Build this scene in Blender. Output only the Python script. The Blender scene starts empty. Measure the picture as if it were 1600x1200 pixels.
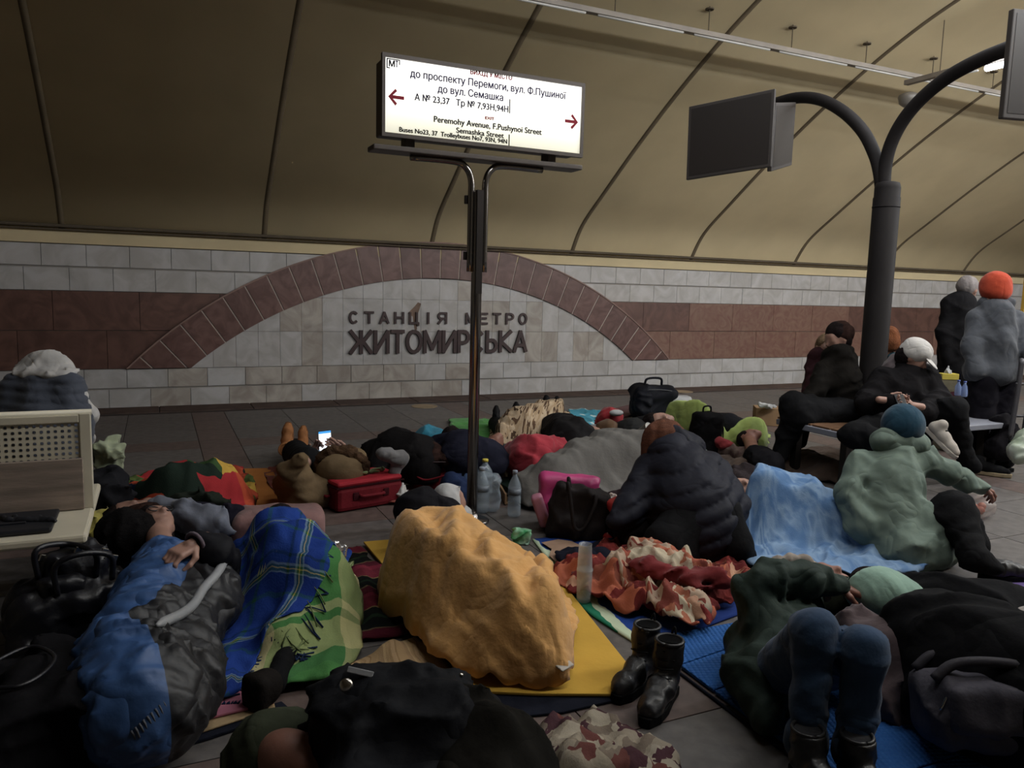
import bpy, math, random
import numpy as np
from math import sin, cos, radians, pi, sqrt
# ---------------------------------------------------------------- camera, world, lights, exposure
SC = bpy.context.scene
COL = SC.collection
DBG = 0
AZ, PI_, RO, FP, CH = radians(24.9), radians(7.0), radians(1.5), 1200.0, 1.45
_f = np.array([sin(AZ)*cos(PI_), cos(AZ)*cos(PI_), -sin(PI_)])
_r0 = np.array([cos(AZ), -sin(AZ), 0.0]); _u0 = np.cross(_r0, _f)
_r = _r0*cos(RO)+_u0*sin(RO); _u = _u0*cos(RO)-_r0*sin(RO)
_C = np.array([0, 0, CH])
cd = bpy.data.cameras.new('camera'); cam = bpy.data.objects.new('camera', cd); COL.objects.link(cam)
from mathutils import Matrix, Vector
cam.matrix_world = Matrix(((_r[0], _u[0], -_f[0], 0), (_r[1], _u[1], -_f[1], 0), (_r[2], _u[2], -_f[2], CH), (0, 0, 0, 1)))
cd.sensor_width = 36; cd.lens = 36*FP/1600; cd.clip_start = .05
SC.camera = cam
w = bpy.data.worlds.new('world'); SC.world = w; w.use_nodes = True
w.node_tree.nodes['Background'].inputs[0].default_value = (.55, .55, .6, 1)
w.node_tree.nodes['Background'].inputs[1].default_value = .05
SC.view_settings.view_transform = 'Standard'; SC.view_settings.look = 'None'
SC.view_settings.gamma = 1; SC.view_settings.use_curve_mapping = False
SC.view_settings.exposure = 0.0
def area(name, loc, sx, sy, power, col=(1, .95, .87), rot=(0, 0, 0)):
    l = bpy.data.lights.new(name, 'AREA'); l.shape = 'RECTANGLE'; l.size = sx; l.size_y = sy
    l.energy = power; l.color = col
    o = bpy.data.objects.new(name, l); COL.objects.link(o); o.location = loc; o.rotation_euler = rot
    return o
# rows of tube lamps hung under the vault: down-lights tilted to the far side, and up-lights on the plaster
LC = (.93, .96, 1.0)
for x, pw in [(2.5, 52), (6.0, 115), (9.5, 150), (13.0, 165), (17.0, 165)]:
    area('vault_lamp', (x, 1.2, 4.5), 2.6, .3, pw, LC, rot=(.85, 0, 0))
    area('vault_lamp_up', (x, 1.2, 4.62), 2.6, .2, pw*.5, LC, rot=(pi+.35, 0, 0))
    area('vault_lamp_crown', (x, 4.3, 5.05), 2.6, .3, pw*.6, LC)

# ---------------------------------------------------------------- geometry helpers
def ray(x, y): return _f+_r*(x-800)/FP+_u*(600-y)/FP
def P(x, y, z=0.0):
    d = ray(x, y); return _C+d*((z-CH)/d[2])
def D(x, y, dist): return _C+ray(x, y)*dist
def PX(x, y, X): d = ray(x, y); return _C+d*(X/d[0])
def PY(x, y, Y): d = ray(x, y); return _C+d*(Y/d[1])
def lin(h):
    h = h.lstrip('#'); c = [int(h[i:i+2], 16)/255 for i in (0, 2, 4)]
    c = [v/12.92 if v <= .04045 else ((v+.055)/1.055)**2.4 for v in c]; y = .3*c[0]+.6*c[1]+.1*c[2]
    return tuple(y+(v-y)*SAT for v in c)+(1,)
MATS = {}; SAT = .86
def mat(name, hexc, rough=.9, metal=0, bump=.25, scale=40, var=.12, emit=None, trans=0, coat=0, sheen=0, col2=None, objrand=0, detail=4, vscale=None, distort=0, stretch=None, crease=0, alpha=None):
    if name in MATS: return MATS[name]
    m = bpy.data.materials.new(name); m.use_nodes = True; MATS[name] = m
    nt = m.node_tree; N = nt.nodes; L = nt.links; b = N['Principled BSDF']
    c = lin(hexc); b.inputs['Base Color'].default_value = c
    b.inputs['Roughness'].default_value = rough; b.inputs['Metallic'].default_value = metal
    b.inputs['Specular IOR Level'].default_value = .5 if (rough < .6) else .1
    if trans: b.inputs['Transmission Weight'].default_value = trans; b.inputs['IOR'].default_value = 1.3
    if coat: b.inputs['Coat Weight'].default_value = coat
    if sheen: b.inputs['Sheen Weight'].default_value = sheen
    if alpha is not None: b.inputs['Alpha'].default_value = alpha
    if emit: b.inputs['Emission Color'].default_value = c; b.inputs['Emission Strength'].default_value = emit
    tc = N.new('ShaderNodeTexCoord'); src = tc.outputs['Object']
    if stretch:
        mp = N.new('ShaderNodeMapping'); mp.inputs['Scale'].default_value = stretch; L.new(src, mp.inputs[0]); src = mp.outputs[0]
    if var:
        n = N.new('ShaderNodeTexNoise'); n.inputs['Scale'].default_value = vscale or scale*.12; n.inputs['Detail'].default_value = detail
        n.inputs['Distortion'].default_value = distort
        L.new(src, n.inputs['Vector'])
        mx = N.new('ShaderNodeMix'); mx.data_type = 'RGBA'
        mr = N.new('ShaderNodeMapRange'); mr.inputs[1].default_value = .35; mr.inputs[2].default_value = .65
        L.new(n.outputs['Fac'], mr.inputs[0]); L.new(mr.outputs[0], mx.inputs[0])
        mx.inputs[6].default_value = tuple(min(1, v*(1+var)) for v in c[:3])+(1,)
        mx.inputs[7].default_value = lin(col2) if col2 else tuple(v*(1-var) for v in c[:3])+(1,)
        out = mx.outputs[2]
        if objrand:
            oi = N.new('ShaderNodeObjectInfo'); hs = N.new('ShaderNodeHueSaturation')
            r2 = N.new('ShaderNodeMapRange'); r2.inputs[3].default_value = 1-objrand; r2.inputs[4].default_value = 1+objrand
            L.new(oi.outputs['Random'], r2.inputs[0]); L.new(r2.outputs[0], hs.inputs['Value']); L.new(out, hs.inputs['Color']); out = hs.outputs[0]
        L.new(out, b.inputs['Base Color'])
    if bump:
        n = N.new('ShaderNodeTexNoise'); n.inputs['Scale'].default_value = scale; n.inputs['Detail'].default_value = 5
        L.new(src, n.inputs['Vector']); bp = N.new('ShaderNodeBump'); bp.inputs['Strength'].default_value = bump; bp.inputs['Distance'].default_value = .01
        if crease:
            n2 = N.new('ShaderNodeTexNoise'); n2.inputs['Scale'].default_value = 5; n2.inputs['Detail'].default_value = 1.5; n2.inputs['Distortion'].default_value = .7
            L.new(tc.outputs['Object'], n2.inputs['Vector']); ab = N.new('ShaderNodeMath'); ab.operation = 'SUBTRACT'; ab.inputs[1].default_value = .5; L.new(n2.outputs['Fac'], ab.inputs[0])
            a2 = N.new('ShaderNodeMath'); a2.operation = 'ABSOLUTE'; L.new(ab.outputs[0], a2.inputs[0]); bq = N.new('ShaderNodeBump'); bq.inputs['Strength'].default_value = crease; bq.inputs['Distance'].default_value = .12
            L.new(a2.outputs[0], bq.inputs['Height']); L.new(bq.outputs[0], bp.inputs['Normal'])
        L.new(n.outputs['Fac'], bp.inputs['Height']); L.new(bp.outputs[0], b.inputs['Normal'])
    return m
def ramp(N, stops, const=True):
    r = N.new('ShaderNodeValToRGB'); e = r.color_ramp.elements; r.color_ramp.interpolation = 'CONSTANT' if const else 'LINEAR'
    while len(e) > 1: e.remove(e[-1])
    e[0].position = stops[0][0]; e[0].color = lin(stops[0][1])
    for p, c in stops[1:]:
        k = e.new(p); k.color = lin(c)
    return r
def pattern(name, kind, stops=None, stops2=None, pu=1., pv=1., scale=8, distort=0., bump=.3, rough=.95):
    """cloth patterns on the cloth's own metre UVs: stripes along u, plaid, cells"""
    m = bpy.data.materials.new(name); m.use_nodes = True; MATS[name] = m
    nt = m.node_tree; N = nt.nodes; L = nt.links; b = N['Principled BSDF']
    b.inputs['Roughness'].default_value = rough; b.inputs['Specular IOR Level'].default_value = .1
    uv = N.new('ShaderNodeUVMap'); sp = N.new('ShaderNodeSeparateXYZ'); L.new(uv.outputs[0], sp.inputs[0])
    def fr(o, per, wob=0):
        a = N.new('ShaderNodeMath'); a.operation = 'DIVIDE'; a.inputs[1].default_value = per; L.new(o, a.inputs[0]); o = a.outputs[0]
        if wob:
            n = N.new('ShaderNodeTexNoise'); n.inputs['Scale'].default_value = 6; L.new(uv.outputs[0], n.inputs['Vector'])
            q = N.new('ShaderNodeMath'); q.operation = 'MULTIPLY_ADD'; q.inputs[1].default_value = wob; L.new(n.outputs['Fac'], q.inputs[0]); L.new(o, q.inputs[2]); o = q.outputs[0]
        f = N.new('ShaderNodeMath'); f.operation = 'FRACT'; L.new(o, f.inputs[0]); return f.outputs[0]
    if kind == 'stripe':
        r = ramp(N, stops); L.new(fr(sp.outputs[1], pv, distort), r.inputs[0]); out = r.outputs[0]
    elif kind == 'stripeu':
        r = ramp(N, stops); L.new(fr(sp.outputs[0], pu, distort), r.inputs[0]); out = r.outputs[0]
    elif kind == 'plaid':
        r = ramp(N, stops); L.new(fr(sp.outputs[0], pu), r.inputs[0])
        r2 = ramp(N, stops2 or stops); L.new(fr(sp.outputs[1], pv), r2.inputs[0])
        mx = N.new('ShaderNodeMix'); mx.data_type = 'RGBA'; mx.inputs[0].default_value = .5
        L.new(r.outputs[0], mx.inputs[6]); L.new(r2.outputs[0], mx.inputs[7]); out = mx.outputs[2]
    elif kind == 'cells':
        v = N.new('ShaderNodeTexVoronoi'); v.inputs['Scale'].default_value = scale
        n = N.new('ShaderNodeTexNoise'); n.inputs['Scale'].default_value = scale*.8; L.new(uv.outputs[0], n.inputs['Vector'])
        q = N.new('ShaderNodeMixRGB'); q.blend_type = 'ADD'; q.inputs[0].default_value = distort; L.new(uv.outputs[0], q.inputs[1]); L.new(n.outputs['Color'], q.inputs[2])
        L.new(q.outputs[0], v.inputs['Vector']); s2 = N.new('ShaderNodeSeparateXYZ'); L.new(v.outputs['Color'], s2.inputs[0])
        r = ramp(N, stops); L.new(s2.outputs[0], r.inputs[0]); out = r.outputs[0]
    elif kind == 'blot':
        n = N.new('ShaderNodeTexNoise'); n.inputs['Scale'].default_value = scale; n.inputs['Distortion'].default_value = distort; n.inputs['Detail'].default_value = 3
        L.new(uv.outputs[0], n.inputs['Vector']); r = ramp(N, stops, const=(rough < .96)); L.new(n.outputs['Fac'], r.inputs[0]); out = r.outputs[0]
    L.new(out, b.inputs['Base Color'])
    n = N.new('ShaderNodeTexNoise'); n.inputs['Scale'].default_value = 120; L.new(uv.outputs[0], n.inputs['Vector'])
    bp = N.new('ShaderNodeBump'); bp.inputs['Strength'].default_value = bump; bp.inputs['Distance'].default_value = .006
    L.new(n.outputs['Fac'], bp.inputs['Height']); L.new(bp.outputs[0], b.inputs['Normal'])
    return m
def cloth(hexc, **k):
    k.setdefault('crease', .28); k.setdefault('sheen', .12 if max(lin(hexc)[:3]) > .06 else 0)
    return mat('cloth_'+hexc, hexc, **k)

def empty(name, base):
    o = bpy.data.objects.new(name, None); COL.objects.link(o); o.empty_display_size = .1
    o.location = tuple(base); o['_b'] = list(map(float, base)); return o
def tag(o, label, cat, group=None, kind=None):
    if label: o['label'] = label
    if cat: o['category'] = cat
    if group: o['group'] = group
    if kind: o['kind'] = kind
    return o
def base_of(o):
    b = np.zeros(3)
    while o is not None:
        b = b+np.array(o.location); o = o.parent
    return b
def mk(name, V, Fc, m, parent=None, smooth=True, uv=None, mi=None):
    V = np.asarray(V, dtype=np.float64).reshape(-1, 3)
    if parent is None:
        b = np.array([(V[:, 0].min()+V[:, 0].max())/2, (V[:, 1].min()+V[:, 1].max())/2, V[:, 2].min()])
    else: b = base_of(parent)
    me = bpy.data.meshes.new(name)
    Vl = V-b
    if isinstance(Fc, np.ndarray) and Fc.shape[1] == 4:
        n = len(Fc); me.vertices.add(len(Vl)); me.vertices.foreach_set('co', Vl.astype(np.float32).ravel())
        me.loops.add(4*n); me.loops.foreach_set('vertex_index', Fc.astype(np.int32).ravel())
        me.polygons.add(n); me.polygons.foreach_set('loop_start', (np.arange(n)*4).astype(np.int32))
        me.update(calc_edges=True)
    else:
        me.from_pydata([tuple(v) for v in Vl], [], [tuple(int(i) for i in f) for f in Fc])
    if smooth: me.polygons.foreach_set('use_smooth', [True]*len(me.polygons))
    for mm in (m if isinstance(m, (list, tuple)) else [m]): me.materials.append(mm)
    if mi is not None: me.polygons.foreach_set('material_index', np.asarray(mi, dtype=np.int32))
    if uv is not None:
        l = me.uv_layers.new(name='UVMap'); vi = np.empty(len(me.loops), dtype=np.int32); me.loops.foreach_get('vertex_index', vi)
        l.data.foreach_set('uv', np.asarray(uv, dtype=np.float32)[vi].ravel())
    o = bpy.data.objects.new(name, me); COL.objects.link(o)
    if parent is None: o.location = tuple(b)
    else: o.parent = parent
    return o
class MB:
    def __init__(s): s.v = []; s.f = []
    def add(s, V, Fc):
        o = len(s.v); s.v += [tuple(map(float, p)) for p in V]; s.f += [tuple(int(i)+o for i in f) for f in Fc]; return s
    def box(s, lo, hi, R=None, c=None):
        V = np.array([(x, y, z) for x in (lo[0], hi[0]) for y in (lo[1], hi[1]) for z in (lo[2], hi[2])], float)
        if R is not None: V = V@np.array(R).T
        if c is not None: V = V+np.array(c)
        return s.add(V, [(0, 1, 3, 2), (4, 6, 7, 5), (0, 4, 5, 1), (2, 3, 7, 6), (0, 2, 6, 4), (1, 5, 7, 3)])
    def prism(s, pts, a, b):
        """pts: list of 3-D points of one face; extruded by the vector b"""
        n = len(pts); p = [np.array(q, float)+np.array(a) for q in pts]; q = [k+np.array(b) for k in p]
        return s.add(p+q, [tuple(range(n))[::-1], tuple(range(n, 2*n))]+[(i, (i+1) % n, n+(i+1) % n, n+i) for i in range(n)])
    def tube(s, pts, r, n=10, cap=True):
        pts = [np.array(p, float) for p in pts]; rs = r if isinstance(r, (list, tuple)) else [r]*len(pts)
        o = []; up = None
        for i, p in enumerate(pts):
            t = pts[min(i+1, len(pts)-1)]-pts[max(i-1, 0)]; t /= np.linalg.norm(t)+1e-9
            if up is None:
                up = np.array([0, 0, 1.]) if abs(t[2]) < .9 else np.array([1., 0, 0])
            a = np.cross(t, up); a /= np.linalg.norm(a); b2 = np.cross(a, t); up = b2
            for k in range(n):
                th = 2*pi*k/n; o.append(p+rs[i]*(a*cos(th)+b2*sin(th)))
        m = len(pts); F_ = [(i*n+k, i*n+(k+1) % n, (i+1)*n+(k+1) % n, (i+1)*n+k) for i in range(m-1) for k in range(n)]
        if cap: F_ += [tuple(range(n))[::-1], tuple(range((m-1)*n, m*n))]
        return s.add(o, F_)
    def lathe(s, c, prof, n=20, R=None):
        o = []
        for r, z in prof:
            for k in range(n): o.append((r*cos(2*pi*k/n), r*sin(2*pi*k/n), z))
        o = np.array(o)
        if R is not None: o = o@np.array(R).T
        o = o+np.array(c); m = len(prof)
        F_ = [(i*n+k, i*n+(k+1) % n, (i+1)*n+(k+1) % n, (i+1)*n+k) for i in range(m-1) for k in range(n)]
        F_ += [tuple(range(n))[::-1], tuple(range((m-1)*n, m*n))]
        return s.add(o, F_)
    def make(s, name, m, parent=None, smooth=False, bevel=0):
        o = mk(name, s.v, s.f, m, parent, smooth)
        if bevel:
            b = o.modifiers.new('bevel', 'BEVEL'); b.width = bevel; b.segments = 2; b.limit_method = 'ANGLE'; b.angle_limit = radians(40)
        return o
def rotz(a): return np.array([[cos(a), -sin(a), 0], [sin(a), cos(a), 0], [0, 0, 1]])
def rotx(a): return np.array([[1, 0, 0], [0, cos(a), -sin(a)], [0, sin(a), cos(a)]])
def roty(a): return np.array([[cos(a), 0, sin(a)], [0, 1, 0], [-sin(a), 0, cos(a)]])
def frame(d, up=(0, 0, 1)):
    d = np.array(d, float); d /= np.linalg.norm(d); s = np.cross(d, up); s /= np.linalg.norm(s); n = np.cross(s, d)
    return np.array([d, s, n]).T      # columns: along, side, up
def smoothpts(pts, n=8):
    pts = [np.array(p, float) for p in pts]; o = []
    q = [2*pts[0]-pts[1]]+pts+[2*pts[-1]-pts[-2]]
    for i in range(1, len(q)-2):
        for k in range(n):
            t = k/n; a, b, c, d = q[i-1], q[i], q[i+1], q[i+2]
            o.append(.5*((2*b)+(c-a)*t+(2*a-5*b+4*c-d)*t*t+(-a+3*b-3*c+d)*t**3))
    o.append(pts[-1]); return o

# ---------------------------------------------------------------- implicit surfaces: one continuous skin from tapered limbs
def wr(X, Y, Z, f, seed=0, oct=3):
    rs = np.random.RandomState(seed+7); n = 0; a = 1.; t = 0
    for o in range(oct):
        d1, d2 = rs.normal(size=3), rs.normal(size=3); d1 /= np.linalg.norm(d1); d2 /= np.linalg.norm(d2); ph = rs.rand(2)*6
        n = n+a*np.sin(f*(X*d1[0]+Y*d1[1]+Z*d1[2])+ph[0]+1.6*np.sin(.7*f*(X*d2[0]+Y*d2[1]+Z*d2[2])+ph[1])); t += a
        f *= 1.9; a *= .55
    return n/t
def pd(pr, X, Y, Z):
    k = pr[0]
    if k == 'c':
        _, a, b, ra, rb = pr; ab = b-a; L2 = ab@ab+1e-9
        t = np.clip(((X-a[0])*ab[0]+(Y-a[1])*ab[1]+(Z-a[2])*ab[2])/L2, 0, 1)
        return np.sqrt((X-a[0]-t*ab[0])**2+(Y-a[1]-t*ab[1])**2+(Z-a[2]-t*ab[2])**2)-(ra+t*(rb-ra))
    _, c, h, R = pr[:4]
    x, y, z = X-c[0], Y-c[1], Z-c[2]
    u = x*R[0, 0]+y*R[1, 0]+z*R[2, 0]; v = x*R[0, 1]+y*R[1, 1]+z*R[2, 1]; q = x*R[0, 2]+y*R[1, 2]+z*R[2, 2]
    if k == 'e':
        l = np.sqrt((u/h[0])**2+(v/h[1])**2+(q/h[2])**2); return (l-1)*min(h)
    rd = pr[4]; a, b, c2 = np.abs(u)-h[0]+rd, np.abs(v)-h[1]+rd, np.abs(q)-h[2]+rd
    return np.sqrt(np.maximum(a, 0)**2+np.maximum(b, 0)**2+np.maximum(c2, 0)**2)+np.minimum(np.maximum(a, np.maximum(b, c2)), 0)-rd
I3 = np.eye(3)
def ell(c, h, R=I3): return ('e', np.array(c, float), np.array(h, float), np.array(R))
def rbox(c, h, R=I3, rd=.02): return ('b', np.array(c, float), np.array(h, float), np.array(R), rd)
def chain(*pr):
    o = []
    for (a, ra), (b, rb) in zip(pr[:-1], pr[1:]): o.append(('c', np.array(a, float), np.array(b, float), ra, rb))
    return o
def pb(pr):
    if pr[0] == 'c':
        r = max(pr[3], pr[4]); return np.minimum(pr[1], pr[2])-r, np.maximum(pr[1], pr[2])+r
    e = np.abs(pr[3])@pr[2]; return pr[1]-e, pr[1]+e
def smin(a, b, k):
    h = np.clip(.5+.5*(b-a)/k, 0, 1); return b*(1-h)+a*h-k*h*(1-h)
def sdf(name, prims, m, parent=None, res=.014, k=.04, disp=None, floor=None, mi=None, amp=.02, cut=None):
    if DBG: print("sdf", name, flush=True)
    lo = np.min([pb(p)[0] for p in prims], 0)-3*res-amp; hi = np.max([pb(p)[1] for p in prims], 0)+3*res+amp
    n = np.ceil((hi-lo)/res).astype(int)+1
    if np.prod(n.astype(float)) > 6e6: print("BIG", name, n, lo, hi, flush=True); res = res*(np.prod(n.astype(float))/6e6)**(1/3); n = np.ceil((hi-lo)/res).astype(int)+1
    ax = [lo[i]+res*np.arange(n[i]) for i in range(3)]
    Dd = np.full(n, .5, dtype=np.float32)
    for p in prims:
        a, b = pb(p); mg = k+4*res+amp
        s = [slice(max(0, int((a[i]-mg-lo[i])/res)), min(n[i], int((b[i]+mg-lo[i])/res)+2)) for i in range(3)]
        X, Y, Z = np.meshgrid(*[ax[i][s[i]].astype(np.float32) for i in range(3)], indexing='ij', sparse=True)
        Dd[tuple(s)] = smin(Dd[tuple(s)], pd(p, X, Y, Z), k)
    if disp is not None:
        i0 = np.nonzero(np.abs(Dd) < amp*2+2*res)
        Dd[i0] += disp(ax[0][i0[0]], ax[1][i0[1]], ax[2][i0[2]])
    if floor is not None:
        Dd = np.maximum(Dd, (floor-ax[2])[None, None, :].astype(np.float32))
    if cut is not None:
        cp, cn = cut; pl_ = ((ax[0]-cp[0])*cn[0])[:, None, None]+((ax[1]-cp[1])*cn[1])[None, :, None]+((ax[2]-cp[2])*cn[2])[None, None, :]
        Dd = np.maximum(Dd, pl_.astype(np.float32))
    S = Dd < 0; nc = n-1
    cnt = np.zeros(nc, np.int8); pos = np.zeros((3,)+tuple(nc), np.float32)
    gi = [np.arange(v, dtype=np.float32) for v in n]
    for a in range(3):
        s0 = [slice(None)]*3; s1 = [slice(None)]*3; s0[a] = slice(0, -1); s1[a] = slice(1, None); s0, s1 = tuple(s0), tuple(s1)
        C = S[s0] != S[s1]; t = np.where(C, Dd[s0]/(Dd[s0]-Dd[s1]+1e-12), 0)
        o1, o2 = [b for b in range(3) if b != a]
        for d1 in (0, 1):
            for d2 in (0, 1):
                q = [slice(None)]*3; q[o1] = slice(d1, d1+nc[o1]); q[o2] = slice(d2, d2+nc[o2]); q = tuple(q)
                c = C[q]; cnt += c; pos[a] += t[q]*c; pos[o1] += d1*c; pos[o2] += d2*c
    act = cnt > 0; idx = np.full(nc, -1, np.int32); idx[act] = np.arange(act.sum())
    ijk = np.array(np.nonzero(act)).T; V = np.stack([pos[a][act]/cnt[act] for a in range(3)], 1)+ijk
    V = V*res+lo; Q = []
    for a in range(3):
        s0 = [slice(None)]*3; s1 = [slice(None)]*3; s0[a] = slice(0, -1); s1[a] = slice(1, None)
        C = np.array(np.nonzero(S[tuple(s0)] != S[tuple(s1)])).T
        b, c = (a+1) % 3, (a+2) % 3
        C = C[(C[:, b] > 0) & (C[:, c] > 0) & (C[:, b] < nc[b]) & (C[:, c] < nc[c])]
        def g(db, dc):
            q = C.copy(); q[:, b] += db; q[:, c] += dc; return idx[q[:, 0], q[:, 1], q[:, 2]]
        q = np.stack([g(-1, -1), g(0, -1), g(0, 0), g(-1, 0)], 1)
        fl = S[C[:, 0], C[:, 1], C[:, 2]]
        q[~fl] = q[~fl][:, ::-1]; Q.append(q)
    Q = np.concatenate(Q)
    mif = None
    if mi is not None: mif = mi(V[Q].mean(1))
    o = mk(name, V, Q, m, parent, True, mi=mif)
    return o
def fval(prims, p, k=.04):
    d = .5
    for pr in prims: d = smin(np.float64(d), pd(pr, p[0], p[1], p[2]), k)
    return float(d)
def hit(prims, px, py, k=.04):
    """the point of the surface that is seen in direction (px, py)"""
    d = ray(px, py); n = np.linalg.norm(d); d = d/n; t = .8
    best = (9, None)
    for _ in range(140):
        p = _C+d*t; v = fval(prims, p, k)
        if v < best[0]: best = (v, p)
        if v < .002: return p
        t += max(v*.7, .004)
        if t > 16: break
    return best[1]
def folds(f=14, a=.012, seed=0):
    def g(X, Y, Z):
        n = wr(X, Y, Z, f*.8, seed); n2 = wr(X, Y, Z, f*1.7, seed+9, 2)
        return -a*1.5*(1-2.2*np.sqrt(np.abs(n)+.01))-a*.7*(1-2*np.abs(n2))+a*.25*wr(X, Y, Z, f*4, seed+3, 2)
    return g
def quilt(d, per, a, seed=0, f=16, a2=.006):
    d = np.array(d, float); d /= np.linalg.norm(d)
    def g(X, Y, Z):
        t = (X*d[0]+Y*d[1]+Z*d[2])/per+.12*wr(X, Y, Z, 6, seed, 1)
        return -a*(np.sqrt(np.abs(np.sin(pi*t)))-.7)+a2*wr(X, Y, Z, f, seed)
    return g
def fur(a=.012, f=90, seed=0):
    return lambda X, Y, Z: a*wr(X, Y, Z, f, seed, 3)

# ---------------------------------------------------------------- people
SKIN = mat('skin', '#9c7361', rough=.55, bump=.1, scale=90, var=.08)
HAIR = mat('hair_dark', '#1c1414', rough=.85, bump=.9, scale=90, var=.4, stretch=(1, 1, 4))
SKIND = mat('skin_darker_tone', '#8d5c4a', rough=.55, bump=.1, scale=90, var=.1)  # darker, browner skin colour for some figures
def head_prims(c, fd, up=(0, 0, 1), s=1.):
    c = np.array(c, float); R = frame(fd, up)    # cols forward, side, up
    def q(x, y, z): return c+R@np.array([x, y, z])*s
    return [ell(q(-.01, 0, .02), (.098*s, .076*s, .105*s), R), ell(q(.025, 0, -.04), (.068*s, .058*s, .085*s), R),
            ('c', q(.08, 0, .01), q(.112, 0, -.028), .009*s, .016*s), ('c', q(.075, -.03, .03), q(.075, .03, .03), .017*s, .017*s),
            ('c', q(.086, -.02, -.07), q(.086, .02, -.07), .011*s, .011*s), ell(q(.062, 0, -.105), (.028*s, .03*s, .022*s), R),
            ell(q(.055, .036, -.03), (.03*s, .024*s, .03*s), R), ell(q(.055, -.036, -.03), (.03*s, .024*s, .03*s), R),
            ell(q(-.005, .078, -.01), (.022*s, .012*s, .034*s), R), ell(q(-.005, -.078, -.01), (.022*s, .012*s, .034*s), R),
            ell(q(.08, .03, .0), (.012*s, .015*s, .008*s), R), ell(q(.08, -.03, .0), (.012*s, .015*s, .008*s), R)]
def hand(name, parent, wrist, d, palm, curl=.6, side=1, m=None, spread=.0, s=1.):
    """palm, four unequal bent fingers and a thumb leaving the side of the palm; palm = direction the palm faces"""
    w0 = np.array(wrist, float); d = np.array(d, float); d /= np.linalg.norm(d)
    n = np.array(palm, float); n -= d*(n@d); n /= np.linalg.norm(n); sd = np.cross(d, n)*side
    R = np.array([d, sd, n]).T
    pr = [('b', w0+d*.05*s, np.array([.048, .04, .014])*s, R, .013*s), ('c', w0-d*.06*s, w0+d*.02*s, .026*s, .027*s)]
    for i, (o, L) in enumerate([(-.030, .083), (-.010, .094), (.010, .088), (.029, .070)]):
        p = w0+d*.088*s+sd*o*s; a = curl*.5; L *= s
        for j, fr in enumerate((.45, .32, .25)):
            dd = d*cos(a)+n*sin(a)+sd*spread*o*10; q = p+dd*L*fr
            pr.append(('c', p, q, (.0095-.001*j)*s, (.0088-.001*j)*s)); p = q; a += curl
    t0 = w0+d*.02*s-sd*.03*s; t1 = t0+(d*.6-sd*.65+n*.35)*.045*s; t2 = t1+(d*.9-sd*.05+n*.5)*.034*s; t3 = t2+(d*.85+sd*.3+n*.5)*.026*s
    pr += [('c', t0, t1, .015*s, .012*s), ('c', t1, t2, .0115*s, .010*s), ('c', t2, t3, .010*s, .008*s)]
    return sdf(name, pr, m or SKIN, parent, res=.0042, k=.006, amp=.002)
def hairdo(e, head, m, up_=.0, s=1.):
    c = np.array(head[0], float); Rr = frame(head[1], head[2] if len(head) > 2 else (0, 0, 1)); k = (head[3] if len(head) > 3 else 1.)*s
    q = lambda x, y, z: c+Rr@np.array([x, y, z])*k
    return sdf('hair', [ell(q(-.022, 0, .042), (.106*k, .090*k, .095*k), Rr), ell(q(-.05, 0, -.02), (.078*k, .086*k, .095*k), Rr)], m, e, res=.010, k=.02, disp=lambda X, Y, Z: .007*wr(X, Y, Z*.4, 60, 3), amp=.012)
def hat(e, head, m, name='knitted_hat', s=1., visor=False, fold=.003):
    c = np.array(head[0], float); Rr = frame(head[1], head[2] if len(head) > 2 else (0, 0, 1)); k = (head[3] if len(head) > 3 else 1.)*s
    q = lambda x, y, z: c+Rr@np.array([x, y, z])*k
    o = sdf(name, [ell(q(-.008, 0, .058), (.120*k, .100*k, .095*k), Rr), ell(q(-.025, 0, .015), (.105*k, .098*k, .07*k), Rr)], m, e, res=.009, k=.02, disp=lambda X, Y, Z: fold*wr(X, Y, Z, 26, 3), amp=.01)
    if visor: sdf('visor', [ell(q(.125, 0, .028), (.075*k, .072*k, .012), Rr@roty(.30))], m, o, res=.006, k=.01, amp=0)
    return o
def person(label, parts, head=None, skin=None, hairm='auto', group=None, up=(0, 0, 1), base=None, extra=(), bres=.013, floor=.004, shrink=.022):
    """parts: (name, material, chains, options). The body is one continuous skin inside the clothes."""
    allp = [p for pt in parts if not pt[3].get('loose') for p in pt[2]]
    bp = []
    for p in allp:
        if p[0] == 'c': bp.append(('c', p[1], p[2], max(.02, p[3]*.86-shrink), max(.02, p[4]*.86-shrink)))
    pts = np.array([p[1] for p in (allp or list(extra))]); b = pts.mean(0) if base is None else np.array(base, float)
    b = np.array([b[0], b[1], max(0, floor-.004)])
    e = empty('person', b); tag(e, label, 'person', group)
    hp = []
    if head is not None:
        c, fd = head[0], head[1]; hp = head_prims(c, fd, head[2] if len(head) > 2 else (0, 0, 1), head[3] if len(head) > 3 else 1.)
        near = min(bp, key=lambda p: np.linalg.norm(p[1]-np.array(c))) if bp else None
        nk = head[4] if len(head) > 4 else (near[1] if near else None)
        if nk is not None: hp.append(('c', np.array(c, float)-np.array(fd)/np.linalg.norm(fd)*.01, np.array(nk, float), .055, .06))
    sdf('body', bp+hp+list(extra), skin or SKIN, e, res=bres, k=.022, floor=floor, amp=.004)
    if head is not None and hairm is not None: hairdo(e, head, HAIR if hairm == 'auto' else hairm)
    for nm, m, ch, o in parts:
        sdf(nm, ch, m, e, res=o.get('res', .014), k=o.get('k', .05), disp=o.get('disp'), floor=o.get('floor', floor), amp=o.get('amp', .02), mi=o.get('mi'))
    return e

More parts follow.
